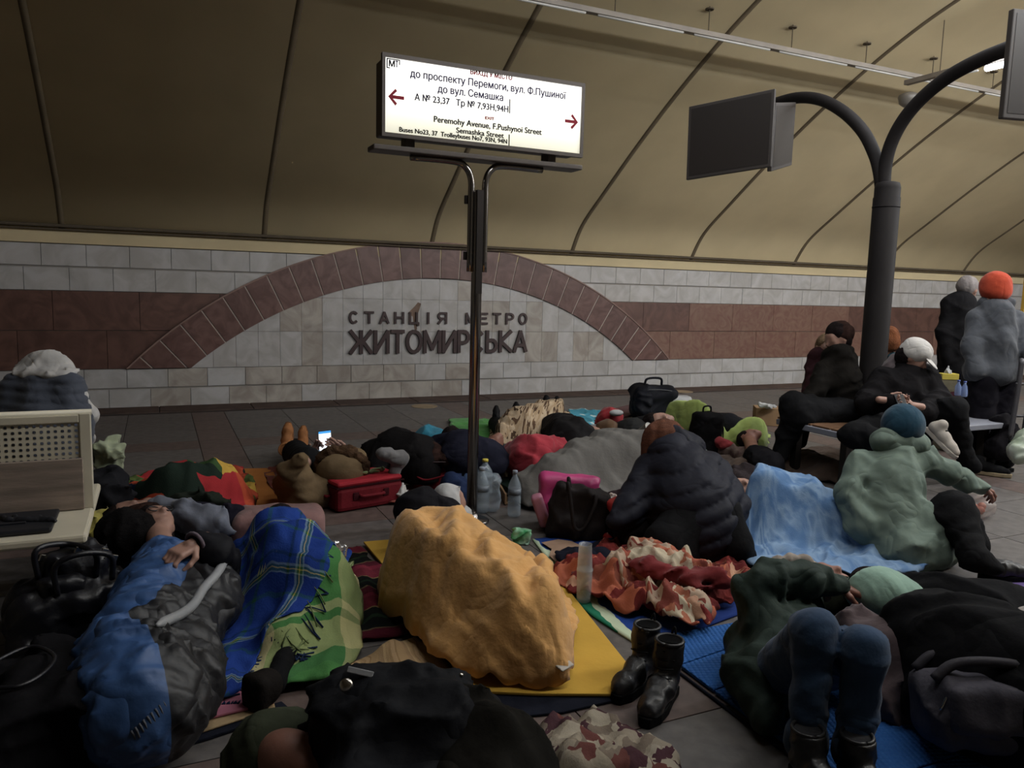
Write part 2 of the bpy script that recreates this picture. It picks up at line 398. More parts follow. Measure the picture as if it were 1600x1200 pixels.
# ---------------------------------------------------------------- cloth lying over what is under it
def hcap(X, Y, caps, soft=1.15, pw=4):
    H = np.zeros_like(X)
    for c in caps:
        _, a, b, ra, rb = c; ab = (b-a)[:2]; L2 = ab@ab+1e-9
        t = np.clip(((X-a[0])*ab[0]+(Y-a[1])*ab[1])/L2, 0, 1)
        d = np.hypot(X-a[0]-t*ab[0], Y-a[1]-t*ab[1]); r = ra+t*(rb-ra); top = a[2]+t*(b[2]-a[2])+r
        h = top/(1+(d/(r*soft))**pw)
        k = .06; q = np.clip(.5+.5*(h-H)/k, 0, 1); H = H*(1-q)+h*q+k*q*(1-q)*.5
    return H
def drape(name, m, L, R, caps, parent=None, res=.018, fa=.014, ff=11, seed=0, lift=.014, z0=.006, thick=.006, soft=1.15, hem=.02, uvs=(1, 1), aniso=(1, 1), raise_=0, pw=4, fade='LRSE', fd=.11):
    """cloth between the edge lines L and R (points given as (px, py, height) or world points)"""
    def W(p): return P(*p)[:2] if abs(p[0])+abs(p[1]) > 30 else np.array(p[:2], float)
    def path(q):
        q = smoothpts([np.append(W(p), 0) for p in q], 10); q = np.array(q)[:, :2]
        s = np.r_[0, np.cumsum(np.hypot(*np.diff(q, axis=0).T))]; return q, s
    ql, sl = path(L); qr, sr = path(R)
    n = max(8, int(max(sl[-1], sr[-1])/res)); wd = np.hypot(*(ql-qr).T[:, :min(len(ql), len(qr))]).max() if len(ql) == len(qr) else 1.2
    mm = max(8, int(wd/res)); t = np.linspace(0, 1, n+1)
    A = np.array([[np.interp(v*sl[-1], sl, ql[:, i]) for i in (0, 1)] for v in t]); B = np.array([[np.interp(v*sr[-1], sr, qr[:, i]) for i in (0, 1)] for v in t])
    s = np.linspace(0, 1, mm+1)
    XY = A[:, None]*(1-s)[None, :, None]+B[:, None]*s[None, :, None]
    X, Y = XY[..., 0], XY[..., 1]
    ed = np.minimum.outer(np.ones(n+1), np.minimum(s, 1-s)); e2 = np.minimum(ed, np.minimum(t, 1-t)[:, None])
    wv = hem*np.clip(1-e2/.12, 0, 1)
    X = X+wv*wr(X, Y, 0*X, 16, seed+1); Y = Y+wv*wr(X, Y, 0*X, 17, seed+2)
    H = hcap(X, Y, caps, soft, pw)
    wdm = np.hypot(*(A-B).T)[:, None]; ln = max(sl[-1], sr[-1]); de = np.full(X.shape, 9.)
    if 'L' in fade: de = np.minimum(de, s[None, :]*wdm)
    if 'R' in fade: de = np.minimum(de, (1-s)[None, :]*wdm)
    if 'S' in fade: de = np.minimum(de, (t*ln)[:, None])
    if 'E' in fade: de = np.minimum(de, ((1-t)*ln)[:, None])
    fq = np.clip(de/fd, 0, 1); H = H*np.sqrt(fq*(2-fq))
    n1 = wr(X*aniso[0], Y*aniso[1], H*1.2, ff, seed); n2 = wr(X*aniso[0], Y*aniso[1], H, ff*2.3, seed+5)
    fold = (1-np.abs(n1)*1.8)*fa+(1-np.abs(n2)*1.8)*fa*.4
    Z = H+lift+np.maximum(fold+fa*.3, -H*.3)+raise_
    Z = np.maximum(Z, z0)
    V = np.stack([X, Y, Z], -1)
    # uv in metres along the cloth
    du = np.linalg.norm(np.diff(V, axis=1), axis=2); U = np.concatenate([np.zeros((n+1, 1)), np.cumsum(du, 1)], 1); U = U-U[:, mm//2][:, None]
    dv = np.linalg.norm(np.diff(V, axis=0), axis=2); Vv = np.concatenate([np.zeros((1, mm+1)), np.cumsum(dv, 0)], 0); 
    Vv = Vv.mean(1)[:, None]*np.ones((1, mm+1))*.6+Vv*.4
    i = np.arange((n+1)*(mm+1)).reshape(n+1, mm+1)
    Q = np.stack([i[:-1, :-1], i[1:, :-1], i[1:, 1:], i[:-1, 1:]], -1).reshape(-1, 4)
    a = V[1, 1]-V[0, 0]; nz = np.cross(V[1, 0]-V[0, 0], V[1, 1]-V[0, 0])[2]
    if nz < 0: Q = Q[:, ::-1]
    o = mk(name, V.reshape(-1, 3), Q, m, parent, True, uv=np.stack([U*uvs[0], Vv*uvs[1]], -1).reshape(-1, 2))
    if thick:
        sm = o.modifiers.new('thickness', 'SOLIDIFY'); sm.thickness = thick; sm.offset = -1
    return o
def hills(*q):
    """body ridge from points of its crest: (px, py, crest height, radius)"""
    o = []
    for px, py, zt, r in q:
        p = P(px, py, zt); p[2] = max(zt-r, .01); o.append((p, r))
    return chain(*o)
def mat_poly(name, m, pts, z=.002, th=.012, parent=None, bevel=.003):
    w = [P(*p[:2], z+th) if abs(p[0])+abs(p[1]) > 30 else np.array([p[0], p[1], z+th]) for p in pts]
    w = [np.array([p[0], p[1], z]) for p in w]
    a = sum(w[i][0]*w[(i+1) % len(w)][1]-w[(i+1) % len(w)][0]*w[i][1] for i in range(len(w)))
    if a < 0: w = w[::-1]
    return MB().prism(w, (0, 0, 0), (0, 0, th)).make(name, m, parent, bevel=bevel)

# ================================================================ THE SETTING
YE, YW, YC = 9.7, 11.4, 4.3            # platform edge, track wall, centre line of the hall
XA, XB = -4.0, 22.0
stone = mat('granite_floor', '#585350', rough=.5, bump=.08, scale=60, var=.22, vscale=14, objrand=.10)
brown = mat('granite_floor_brown', '#5a4a44', rough=.5, bump=.08, scale=60, var=.22, vscale=14, objrand=.08)
under = mat('floor_bed', '#423a37', rough=.9, bump=0, var=0)
fl = MB().box((XA, -1.1, -.3), (XB, YE, -.006)).make('floor', under); tag(fl, None, None, kind='structure')
def slab_mesh(nm, sx, sy, m):
    mb = MB(); e = .002
    mb.add([(-sx/2, -sy/2, -.03), (sx/2, -sy/2, -.03), (sx/2, sy/2, -.03), (-sx/2, sy/2, -.03), (-sx/2+e, -sy/2+e, 0), (sx/2-e, -sy/2+e, 0), (sx/2-e, sy/2-e, 0), (-sx/2+e, sy/2-e, 0)],
           [(0, 1, 5, 4), (1, 2, 6, 5), (2, 3, 7, 6), (3, 0, 4, 7), (4, 5, 6, 7)])
    me = bpy.data.meshes.new(nm); me.from_pydata(mb.v, [], mb.f); me.materials.append(m); return me
xs = []; x = .32-3*2.84*1
while x < 19: xs += [(x, .34, 1)] + [(x+.34+j*.625+0, .625, 0) for j in range(4)]; x += 2.84
ys = [(2.0-.0, .36, 1)]
rows = []; y = 2.0-2*2.56
while y < YE-.7: rows += [(y, .36, 1)]+[(y+.36+j*.55, .55, 0) for j in range(4)]; y += 2.56
cache = {}; ns = 0
fbase = np.array(fl.location)
for y0, hy, by in rows:
    if y0 < .9 or y0+hy > YE-.45+.3: continue
    for x0, hx, bx in xs:
        if x0 < -3 or x0 > 15.5 or x0 > 2.6+y0*1.75: continue
        key = (hx, hy, bx or by)
        if key not in cache: cache[key] = slab_mesh('floor_slab', hx-.002, hy-.002, brown if (bx or by) else stone)
        o = bpy.data.objects.new('floor_slab', cache[key]); COL.objects.link(o); o.parent = fl
        o.location = tuple(np.array([x0+hx/2, y0+hy/2, 0])-fbase); ns += 1
# floor beyond the laid slabs (far right and behind the camera) as larger plates of the same stone
rest = MB().box((XA, -1.1, -.03), (XB, .88, -.002)).box((XA, .9, -.03), (-3.2, YE-.5, -.002)).box((15.8, .9, -.03), (XB, YE-.5, -.002)).make('floor_plate', stone, fl)
rest2 = MB()
edge_stone = mat('edge_stone', '#4e3f39', rough=.7, bump=.1, scale=50, var=.2)
eb = empty('trim_1', (0, YE, 0)); tag(eb, None, None, kind='structure')
for i in range(26): MB().box((XA+i*1.0+.004, YE-.42, -.06), (XA+i*1.0+.996, YE+.03, .0)).make('edge_slab', edge_stone, eb, bevel=.006)
pit = mat('track_bed', '#1c1a19', rough=1, bump=.4, scale=30, var=.3)
tag(MB().box((XA, YE, -1.35), (XB, YW, -1.2)).make('floor_track_pit', pit), None, None, kind='structure')
# --- track wall of marble slabs
marble = mat('marble_white', '#b5b2b0', rough=.42, bump=.06, scale=30, var=.05, vscale=3.2, col2='#a6a19c', objrand=.035, distort=1.2)
stained = mat('marble_stained', '#aca49a', rough=.45, bump=.06, scale=30, var=.08, vscale=2.6, col2='#958a7f', objrand=.05, distort=1.6)
redgran = mat('granite_red', '#644439', rough=.4, bump=.05, scale=30, var=.2, vscale=2.4, col2='#573a31', objrand=.04, distort=2.5)
redvein = mat('granite_red_veined', '#694539', rough=.4, bump=.05, scale=30, var=.2, vscale=3.4, col2='#80604f', objrand=.04, distort=3.5)
archst = mat('granite_arch', '#694a42', rough=.42, bump=.05, scale=30, var=.2, vscale=3.5, col2='#5a3a33', objrand=.12, distort=2)
joint = mat('joint_dark', '#8f8982', rough=.9, bump=0, var=0)
jointw = mat('joint_white', '#c9b9ad', rough=.8, bump=0, var=0)
wl = MB().box((XA, YW, -1.35), (XB, YW+.3, 2.1)).make('wall_far', joint); tag(wl, None, None, kind='structure')
def tile(name, x0, x1, z0, z1, yf, m, parent, rnd):
    g = .0015; gz = .003; y = yf+rnd.uniform(-.001, .001); e = .002
    if abs(z0) < .01 or abs(z0-1.59) < .01: z0 = z0+.010
    if abs(z1) < .01 or abs(z1-1.59) < .01: z1 = z1-.006
    V = [(x0+g, YW, z0+gz), (x1-g, YW, z0+gz), (x1-g, YW, z1-gz), (x0+g, YW, z1-gz), (x0+g+e, y, z0+gz+e), (x1-g-e, y, z0+gz+e), (x1-g-e, y, z1-gz-e), (x0+g+e, y, z1-gz-e)]
    return mk(name, V, [(0, 1, 5, 4), (1, 2, 6, 5), (2, 3, 7, 6), (3, 0, 4, 7), (4, 5, 6, 7)], m, parent, False)
rn = random.Random(4)
AC, RI, ROU = (4.0, -3.935), 5.53, 6.06
for z0, z1, m, w_, off in [(-.75, -.27, marble, 1.0, .2), (-.27, 0, marble, .5, 0), (0, .27, marble, .5, .22), (.27, .78, redgran, 1.0, 0), (.78, 1.29, redgran, 1.0, .4), (1.29, 1.59, marble, .5, .1), (1.59, 1.88, marble, .5, .3)]:
    x = -2.6+off
    while x < 18.6:
        inside = all(math.hypot(a-AC[0], b-AC[1]) < RI-.02 for a in (x, x+w_) for b in (z0, z1)) and z0 > .2
        if not inside:
            mm = m
            if m is marble and z1 < .3 and (-.5 < x < 4.2) and rn.random() < .6: mm = stained
            if m is redgran and x > 6.5 and rn.random() < .75: mm = redvein
            tile('marble_slab' if m is marble else 'granite_slab', x, x+w_, z0, z1, YW-.02, mm, wl, rn)
        x += w_
# the field inside the arch: narrower slabs, cut to the curve
def clip(poly, inside, inter):
    o = []
    for i in range(len(poly)):
        a, b = poly[i-1], poly[i]
        ia, ib = inside(a), inside(b)
        if ia != ib: o.append(inter(a, b))
        if ib: o.append(b)
    return o
def clip_disc(poly, R):
    def ins(p): return math.hypot(p[0]-AC[0], p[1]-AC[1]) <= R
    def it(a, b):
        lo, hi = 0, 1; fa = ins(a)
        for _ in range(30):
            q = (lo+hi)/2; p = (a[0]+(b[0]-a[0])*q, a[1]+(b[1]-a[1])*q)
            if ins(p) == fa: lo = q
            else: hi = q
        return p
    # subdivide edges so that the cut follows the curve
    s = []
    for i in range(len(poly)):
        a, b = poly[i-1], poly[i]
        for k in range(6): s.append((a[0]+(b[0]-a[0])*k/6, a[1]+(b[1]-a[1])*k/6))
    return clip(s, ins, it)
rows_in = [(.27, .77), (.77, 1.26), (1.26, 1.56)]
for z0, z1 in rows_in:
    x = 0.1
    while x < 8.0:
        g = .002
        q = clip_disc([(x+g, z0+g), (x+.3-g, z0+g), (x+.3-g, z1-g), (x+g, z1-g)], RI+.04)
        if len(q) >= 3:
            MB().prism([(a, YW-.03+rn.uniform(-.0015, .0015), b) for a, b in q], (0, 0, 0), (0, .02, 0)).make('marble_slab', marble if rn.random() < .85 else stained, wl)
        x += .3
# the arch: voussoirs with pale joints and a pale outer moulding
ar = empty('trim_2', (AC[0], YW, .27)); tag(ar, None, None, kind='structure')
NV = 31; th0 = math.asin(4.42/ROU)+.005
def arc(R, a0, a1, n): return [(AC[0]+R*sin(a0+(a1-a0)*i/n), AC[1]+R*cos(a0+(a1-a0)*i/n)) for i in range(n+1)]
def above(poly, zc=.275):
    return clip(poly, lambda p: p[1] >= zc, lambda a, b: (a[0]+(b[0]-a[0])*(zc-a[1])/(b[1]-a[1]), zc))
bk = above(arc(ROU, -th0-.08, th0+.08, 60)+arc(RI, th0+.08, -th0-.08, 60))
MB().prism([(a, YW-.045, b) for a, b in bk], (0, 0, 0), (0, .03, 0)).make('arch_joint_backing', jointw, ar)
da = 2*th0/(NV-1)
for i in range(-1, NV+2):
    a0 = -th0-da/2+(i-.5)*da; a1 = a0+da; g = .0017
    q = above(arc(ROU-.0, a0+g, a1-g, 4)+arc(RI, a1-g, a0+g, 4))
    if len(q) >= 3: MB().prism([(a, YW-.06, b) for a, b in q], (0, 0, 0), (0, .03, 0)).make('arch_stone', archst, ar, bevel=.002)
q = above(arc(ROU+.02, -th0-.05, th0+.05, 80)+arc(ROU, th0+.05, -th0-.05, 80))
MB().prism([(a, YW-.07, b) for a, b in q], (0, 0, 0), (0, .05, 0)).make('arch_moulding', mat('arch_moulding', '#8d7268', rough=.6, var=.1), ar)
# rust stain under the first line: a thin flow of rust on the stone
rust = mat('rust_stain', '#80695a', rough=.8, var=.3, bump=0)
# --- station name, one relief letter at a time
ltr = mat('letters_bronze', '#3f2a29', rough=.55, bump=.1, var=.15)
from mathutils.geometry import tessellate_polygon
def glyphs(body):
    """filled outline of a text: points and triangles, built from the font's own outlines"""
    c = bpy.data.curves.new('t', 'FONT'); c.body = body; c.size = 1
    o = bpy.data.objects.new('tmp', c); cv = o.to_curve(bpy.context.evaluated_depsgraph_get()); loops = []
    for sp in cv.splines:
        bp = sp.bezier_points; q = []
        for i in range(len(bp)):
            a, b = bp[i], bp[(i+1) % len(bp)]
            st = (a.handle_right-a.co).length < 1e-5 and (b.handle_left-b.co).length < 1e-5
            cr = abs((b.co-a.co).cross(a.handle_right-a.co).length)+abs((b.co-a.co).cross(b.handle_left-b.co).length)
            for k in range(1 if (st or cr < 1e-7) else 4):
                t = k/4; u = 1-t; p = a.co*u**3+a.handle_right*3*u*u*t+b.handle_left*3*u*t*t+b.co*t**3; q.append((p[0], p[1]))
        if len(q) > 2: loops.append(q)
    o.to_curve_clear(); bpy.data.objects.remove(o)
    def inside(p, q):
        r = False
        for i in range(len(q)):
            (x1, y1), (x2, y2) = q[i-1], q[i]
            if (y1 > p[1]) != (y2 > p[1]) and p[0] < (x2-x1)*(p[1]-y1)/(y2-y1+1e-12)+x1: r = not r
        return r
    dep = [sum(all(inside(p_, m_) for p_ in l) for m_ in loops if m_ is not l) for l in loops]
    V, T, rings = [], [], []
    for l, d in zip(loops, dep):
        if d % 2: continue
        g = [l]+[h for h, e_ in zip(loops, dep) if e_ == d+1 and all(inside(p_, l) for p_ in h)]
        n0 = len(V); flat = [p for r in g for p in r]; V += flat
        T += [tuple(i+n0 for i in t) for t in tessellate_polygon([[Vector((p[0], p[1], 0)) for p in r] for r in g])]
        k = n0
        for r in g: rings.append((k, len(r))); k += len(r)
    return np.array(V), T, rings
def arc_(cx, cy, rx, ry, a0, a1, n=12): return [(cx+rx*cos(radians(a0+(a1-a0)*i/n)), cy+ry*sin(radians(a0+(a1-a0)*i/n))) for i in range(n+1)]
STROKES = {'С': [arc_(.5, .5, .46, .5, 48, 312)], 'Т': [[(0, 1), (1, 1)], [(.5, 1), (.5, 0)]], 'А': [[(0, 0), (.5, 1), (1, 0)], [(.2, .3), (.8, .3)]],
 'Н': [[(0, 0), (0, 1)], [(1, 0), (1, 1)], [(0, .53), (1, .53)]], 'Ц': [[(0, 1), (0, 0), (1.08, 0), (1.08, -.2)], [(.88, 1), (.88, 0)]], 'І': [[(.5, 0), (.5, 1)]],
 'Я': [[(1, 0), (1, 1), (.4, 1)]+arc_(.4, .73, .4, .27, 90, 270, 8)+[(1, .46)], [(.5, .46), (0, 0)]], 'М': [[(0, 0), (0, 1), (.5, .15), (1, 1), (1, 0)]],
 'Е': [[(1, 1), (0, 1), (0, 0), (1, 0)], [(0, .53), (.85, .53)]], 'Р': [[(0, 0), (0, 1), (.5, 1)]+arc_(.5, .72, .45, .28, 90, -90, 8)+[(0, .44)]], 'О': [arc_(.5, .5, .5, .5, 0, 360, 18)],
 'Ж': [[(.5, 0), (.5, 1)], [(0, 1), (.4, .52), (0, 0)], [(1, 1), (.6, .52), (1, 0)], [(.4, .52), (.6, .52)]], 'И': [[(0, 1), (0, 0), (1, 1), (1, 0)]],
 'Ь': [[(0, 1), (0, 0), (.5, 0)]+arc_(.5, .28, .45, .28, -90, 90, 8)+[(0, .56)]], 'К': [[(0, 0), (0, 1)], [(.95, 1), (.05, .5), (1, 0)]]}
def letter(ch, name, m, parent, x0, x1, z0, z1, y, depth, th):
    """relief letter of constant stroke width"""
    mb = MB(); w_ = x1-x0-th; h_ = z1-z0-th
    for st in STROKES[ch]:
        q = [np.array([x0+th/2+a*w_, 0, z0+th/2+b*h_]) for a, b in st]
        for k, (a, b) in enumerate(zip(q[:-1], q[1:])):
            t_ = (b-a)/(np.linalg.norm(b-a)+1e-9); n_ = np.array([t_[2], 0, -t_[0]])*th/2; e_ = t_*th*.30
            a2 = a-(e_ if k else t_*th*.35); b2 = b+(e_ if k < len(q)-2 else t_*th*.35)
            mb.prism([a2+n_, b2+n_, b2-n_, a2-n_], (0, y+.0003*len(mb.f)/6, 0), (0, depth, 0))
    return mb.make(name, m, parent)
nm = empty('station_name', (4.04, YW-.04, .44)); tag(nm, 'dark relief lettering of the station name on white marble under the arch', 'lettering')
t1 = 'СТАНЦІЯ МЕТРО'; pitch = (5.51-2.58)/(len(t1)-.35)
for i, ch in enumerate(t1):
    if ch == ' ': continue
    wd = .055 if ch == 'І' else .155
    cx = 2.58+pitch*(i+.33); letter(ch, 'small_letter', ltr, nm, cx-wd/2, cx+wd/2, .885, 1.075, YW-.06, .03, .034)
t2 = 'ЖИТОМИРСЬКА'; wds = [1.45, 1.0, .95, 1.1, 1.2, 1.0, .9, 1.0, .9, 1.0, 1.05]; tot = sum(wds); x = 2.58
for ch, wd in zip(t2, wds):
    s = (5.53-2.58)/tot*wd; letter(ch, 'large_letter', ltr, nm, x+.005, x+s-.005, .43, .80, YW-.07, .04, .055); x += s
MB().prism([(3.60+a, YW-.034, .80+b) for a, b in [(0, .0), (-.03, .2), (-.11, .25), (.0, .36), (.05, .42), (.1, .40), (.07, .3), (.03, .2), (.04, 0)]], (0, 0, 0), (0, .002, 0)).make('rust_stain', rust, wl)
# --- the vault
plaster = mat('vault_plaster', '#ccb98e', rough=.9, bump=.06, scale=20, var=.05, vscale=1.2)
plaster_d = mat('vault_rib', '#6a5c46', rough=.9, bump=.1, scale=30, var=.1)
prof = [(11.4, 2.02), (11.38, 2.1), (11.06, 2.52), (10.42, 2.97), (9.5, 3.58), (8.6, 4.12), (7.6, 4.63), (6.7, 4.98), (5.6, 5.25), (4.3, 5.34)]
pf = [tuple(p[:2]) for p in smoothpts([(a, b, 0) for a, b in prof], 6)]
pf = pf+[(2*YC-a, b) for a, b in pf[:-1][::-1]]
def shell(name, m, x0, x1, inset=0, parent=None, th=.12, sub=1):
    V = []; n = len(pf)
    c = (YC, .5)
    for xx in (x0, x1):
        for e in (0, th):
            for a, b in pf:
                d = np.array([c[0]-a, c[1]-b]); d /= np.linalg.norm(d); V.append((xx, a+d[0]*(inset-e), b+d[1]*(inset-e)))
    Fc = [(i, i+1, 2*n+i+1, 2*n+i) for i in range(n-1)]+[(n+i+1, n+i, 3*n+i, 3*n+i+1) for i in range(n-1)]
    Fc += [(i, n+i, n+i+1, i+1) for i in range(n-1)]+[(2*n+i+1, 3*n+i+1, 3*n+i, 2*n+i) for i in range(n-1)]
    return mk(name, V, Fc, m, parent, True)
cl = shell('ceiling', plaster, XA, XB); tag(cl, None, None, kind='structure')
k = 0
for i in range(-2, 9):
    xr = 1.40+2.46*i
    o = shell('vault_rib', plaster_d, xr-.035, xr+.035, .006, cl, .012)
# fascia, gutter rail along the springing
gut = mat('gutter', '#5e5344', rough=.7, var=.1)
g = MB().tube([(XA, YW-.10, 2.10), (XB, YW-.10, 2.10)], .022, 8).tube([(XA, YW-.10, 2.055), (XB, YW-.10, 2.055)], .012, 6).make('trim_3', gut); tag(g, None, None, kind='structure')
g = MB().box((XA, YW-.05, 1.885), (XB, YW+.02, 2.06)).make('trim_4', plaster, bevel=.004); tag(g, None, None, kind='structure')
wl2 = MB().box((XA, -3.1, -1.35), (XB, -2.8, 2.1)).make('wall_near', marble); tag(wl2, None, None, kind='structure')
tag(MB().box((XA, -2.8, -1.35), (XB, -1.1, -1.2)).make('floor_near_pit', pit), None, None, kind='structure')
for nme, xx in (('wall_left', XA-.2), ('wall_right', XB)):
    tag(MB().box((xx, -3.1, -1.35), (xx+.2, 11.6, 5.5)).make(nme, mat('end_wall', '#8d8272', rough=.8)), None, None, kind='structure')
# pale round discs in the floor
for p, c in (((663, 635), 'pale round disc on the floor, the nearer one left of the sign pole'), ((1066, 612), 'pale round disc on the floor beyond the dark bag')):
    q = P(*p); o = MB().lathe((q[0], q[1], .001), [(.16, 0), (.16, .003), (.15, .005), (.001, .005)], 32).make('floor_disc', mat('disc', '#8d7a5f', rough=.6, var=.15)); tag(o, c, 'marker', 'round floor discs')

# ================================================================ ILLUMINATED EXIT SIGN
steel = mat('chrome', '#8f8a86', rough=.22, metal=1, bump=.02, var=.05)
dsteel = mat('dark_steel', '#3a3533', rough=.45, metal=.7, bump=.05, var=.1)
sg = empty('exit_sign', (1.76, 4.34, 0)); tag(sg, 'illuminated station exit sign on a chrome double pole', 'sign')
X0, X1, Z0, Z1 = 1.158, 2.396, 2.283, 2.69
frame_m = mat('sign_frame', '#574f4a', rough=.5, metal=.3, bump=.03, var=.08)
MB().box((X0, 4.262, Z0), (X1, 4.42, Z1)).make('sign_box', frame_m, sg, bevel=.008)
fb = MB()
for lo, hi in (((X0-.012, 4.24, Z0-.016), (X1+.012, 4.27, Z0+.006)), ((X0-.012, 4.24, Z1-.006), (X1+.012, 4.27, Z1+.016)), ((X0-.012, 4.24, Z0+.006), (X0+.006, 4.27, Z1-.006)), ((X1-.006, 4.24, Z0+.006), (X1+.012, 4.27, Z1-.006))): fb.box(lo, hi)
fb.make('sign_frame', frame_m, sg)
pm = bpy.data.materials.new('sign_panel_lit'); pm.use_nodes = True; N = pm.node_tree.nodes; L = pm.node_tree.links; bs = N['Principled BSDF']
bs.inputs['Base Color'].default_value = lin('#d9d6c4')
tc = N.new('ShaderNodeTexCoord'); sp = N.new('ShaderNodeSeparateXYZ'); L.new(tc.outputs['Generated'], sp.inputs[0])
r = N.new('ShaderNodeMapRange'); r.inputs[1].default_value = .0; r.inputs[2].default_value = .55; r.inputs[3].default_value = .62; r.inputs[4].default_value = 1.35; L.new(sp.outputs[2], r.inputs[0])
rr = ramp(N, [(0, '#e6e2c6'), (.6, '#fffef6')], False); L.new(sp.outputs[2], rr.inputs[0])
L.new(r.outputs[0], bs.inputs['Emission Strength']); L.new(rr.outputs[0], bs.inputs['Emission Color'])
MB().box((X0+.006, 4.252, Z0+.006), (X1-.006, 4.262, Z1-.006)).make('lit_panel', pm, sg)
BOLD = [(0, 0), (.0017, 0), (-.0017, 0), (0, .0011), (0, -.0011)]
def text(body, parent, x0, x1, z0, z1, y, m, name='sign_text', off=0):
    V, Fc, _ = glyphs(body); lo, hi = V.min(0), V.max(0)
    cap = .73
    W = np.stack([x0+(V[:, 0]-lo[0])/(hi[0]-lo[0])*(x1-x0), np.full(len(V), y), z0+V[:, 1]/cap*(z1-z0)], 1)
    n = len(W); W = np.concatenate([W+np.array([dx, -.0001*k_, dz]) for k_, (dx, dz) in enumerate(BOLD)]); Fc = [tuple(i+n*k_ for i in f) for k_ in range(len(BOLD)) for f in Fc]
    return mk(name, W, Fc, m, parent, False)
black = mat('print_black', '#26242c', rough=.7, bump=0, var=0); grey = mat('print_glare', '#4a4668', rough=.7, bump=0, var=0); redp = mat('print_red', '#9c2a3c', rough=.7, bump=0, var=0)  # violet-grey ink of the upper lines paints in the panel's overexposed glow
def sp_(px, py): q = PY(px, py, 4.251); return q[0], q[2]
def line(body, a, b, h, m, off=0):
    x0, z0 = sp_(*a); x1, z1 = sp_(*b); text(body, sg, x0, x1, (z0+z1)/2, (z0+z1)/2+h, 4.2505, m, off=off)
line('ВИХІД У МІСТО', (735, 117), (800, 124), .028, redp)
line('до проспекту Перемоги, вул. Ф.Пушиної', (641, 120), (884, 155), .040, grey)
line('до вул. Семашка', (684, 145), (786, 157), .040, grey)
line('А № 23,37   Тр № 7,93Н,94Н', (648, 157), (794, 175), .036, mat('print_mid_glare', '#3a3850', rough=.7, bump=0, var=0))  # ink lightened part-way, panel glow put into its colour
line('EXIT', (758, 186), (772, 188), .016, redp)
line('Peremohy Avenue, F.Pushynoi Street', (678, 190), (846, 211), .034, black)
line('Semashka Street', (713, 207), (787, 216), .030, black)
line('Buses No23, 37  Trolleybuses No7, 93N, 94N', (624, 205), (792, 225), .026, black)
for (px, py, s) in ((619, 152, 1), (893, 190, -1)):
    x, z = sp_(px, py); w_ = .045
    MB().prism([(x+s*a*w_, 4.2505, z+b*w_) for a, b in [(-1, 0), (-.1, 1), (.12, .72), (-.42, .2), (1, .2), (1, -.2), (-.42, -.2), (.12, -.72), (-.1, -1)]], (0, -.001, 0), (0, .002, 0)).make('arrow', redp, sg)
for px, y0, y1 in ((796, 155, 177), (795, 210, 229)):
    x, z = sp_(px, y0); _, z2 = sp_(px, y1); MB().box((x, 4.25, z2), (x+.006, 4.252, z)).make('dividing_line', black, sg)
x, z = sp_(604, 100); b_ = MB()
for lo, hi in (((x, 4.25, z-.02), (x+.006, 4.252, z+.032)), ((x, 4.25, z+.027), (x+.075, 4.252, z+.032)), ((x, 4.25, z-.02), (x+.02, 4.252, z-.015)), ((x+.07, 4.25, z+.005), (x+.075, 4.252, z+.032))): b_.box(lo, hi)
b_.make('emblem_box', black, sg); text('М', sg, x+.014, x+.045, z-.01, z+.024, 4.2505, black, 'emblem_letter', .02); text('Т', sg, x+.05, x+.064, z-.01, z+.024, 4.2505, grey, 'emblem_letter', .0)
MB().box((X0-.05, 4.27, Z0-.085), (X1+.03, 4.41, Z0-.055)).make('base_bar', frame_m, sg, bevel=.006)
for x in (X0+.14, X1-.2): MB().box((x, 4.29, Z0-.06), (x+.05, 4.39, Z0+.01)).make('mounting_block', frame_m, sg)
xp = 1.76
for s in (-1, 1):
    pts = smoothpts([(xp+s*.42, 4.34, 2.185), (xp+s*.16, 4.34, 2.185), (xp+s*.085, 4.34, 2.16), (xp+s*.048, 4.34, 2.09), (xp+s*.045, 4.34, 1.95), (xp+s*.045, 4.34, 1.55)], 6)
    MB().tube(pts, .02, 12).make('bent_tube', steel, sg, True)
MB().lathe((xp, 4.34, 0), [(.033, .012), (.033, 2.02), (.03, 2.03), (.001, 2.03)], 24).make('pole', steel, sg, True)
for z in (1.62, 1.95):
    MB().box((xp-.075, 4.355, z), (xp+.075, 4.378, z+.05)).make('clamp', dsteel, sg, bevel=.003)
MB().box((xp-.02, 4.30, 1.42), (xp+.02, 4.315, 2.03)).make('mounting_strip', dsteel, sg)
MB().lathe((xp, 4.34, 0), [(.11, .001), (.11, .012), (.1, .018), (.045, .02), (.04, .05), (.034, .055)], 28).make('base_plate', steel, sg, True)

# ================================================================ MONITOR POST
postm = mat('post_paint', '#262323', rough=.6, bump=.04, var=.1)
ps = empty('monitor_post', (5.5, 4.6, 0)); tag(ps, 'thick dark post with two curved arms carrying monitors', 'post')
MB().lathe((5.5, 4.6, 0), [(.17, 0), (.17, .02), (.11, .03), (.105, .05), (.105, 2.28), (.1, 2.29), (.1, 2.36), (.09, 2.40), (.06, 2.41)], 28).make('column', postm, ps, True)
MB().lathe((5.5, 4.6, 2.2), [(.108, 0), (.108, .012), (.106, .012)], 28).make('collar', postm, ps, True)
la = [PX(x, y, 5.5) for x, y in [(1378, 300), (1374, 268), (1366, 240), (1348, 205), (1318, 175), (1282, 156), (1245, 153), (1205, 163)]]
ra = [PX(x, y, 5.5) for x, y in [(1381, 300), (1383, 262), (1392, 225), (1412, 187), (1442, 152), (1482, 120), (1532, 93), (1585, 72)]]
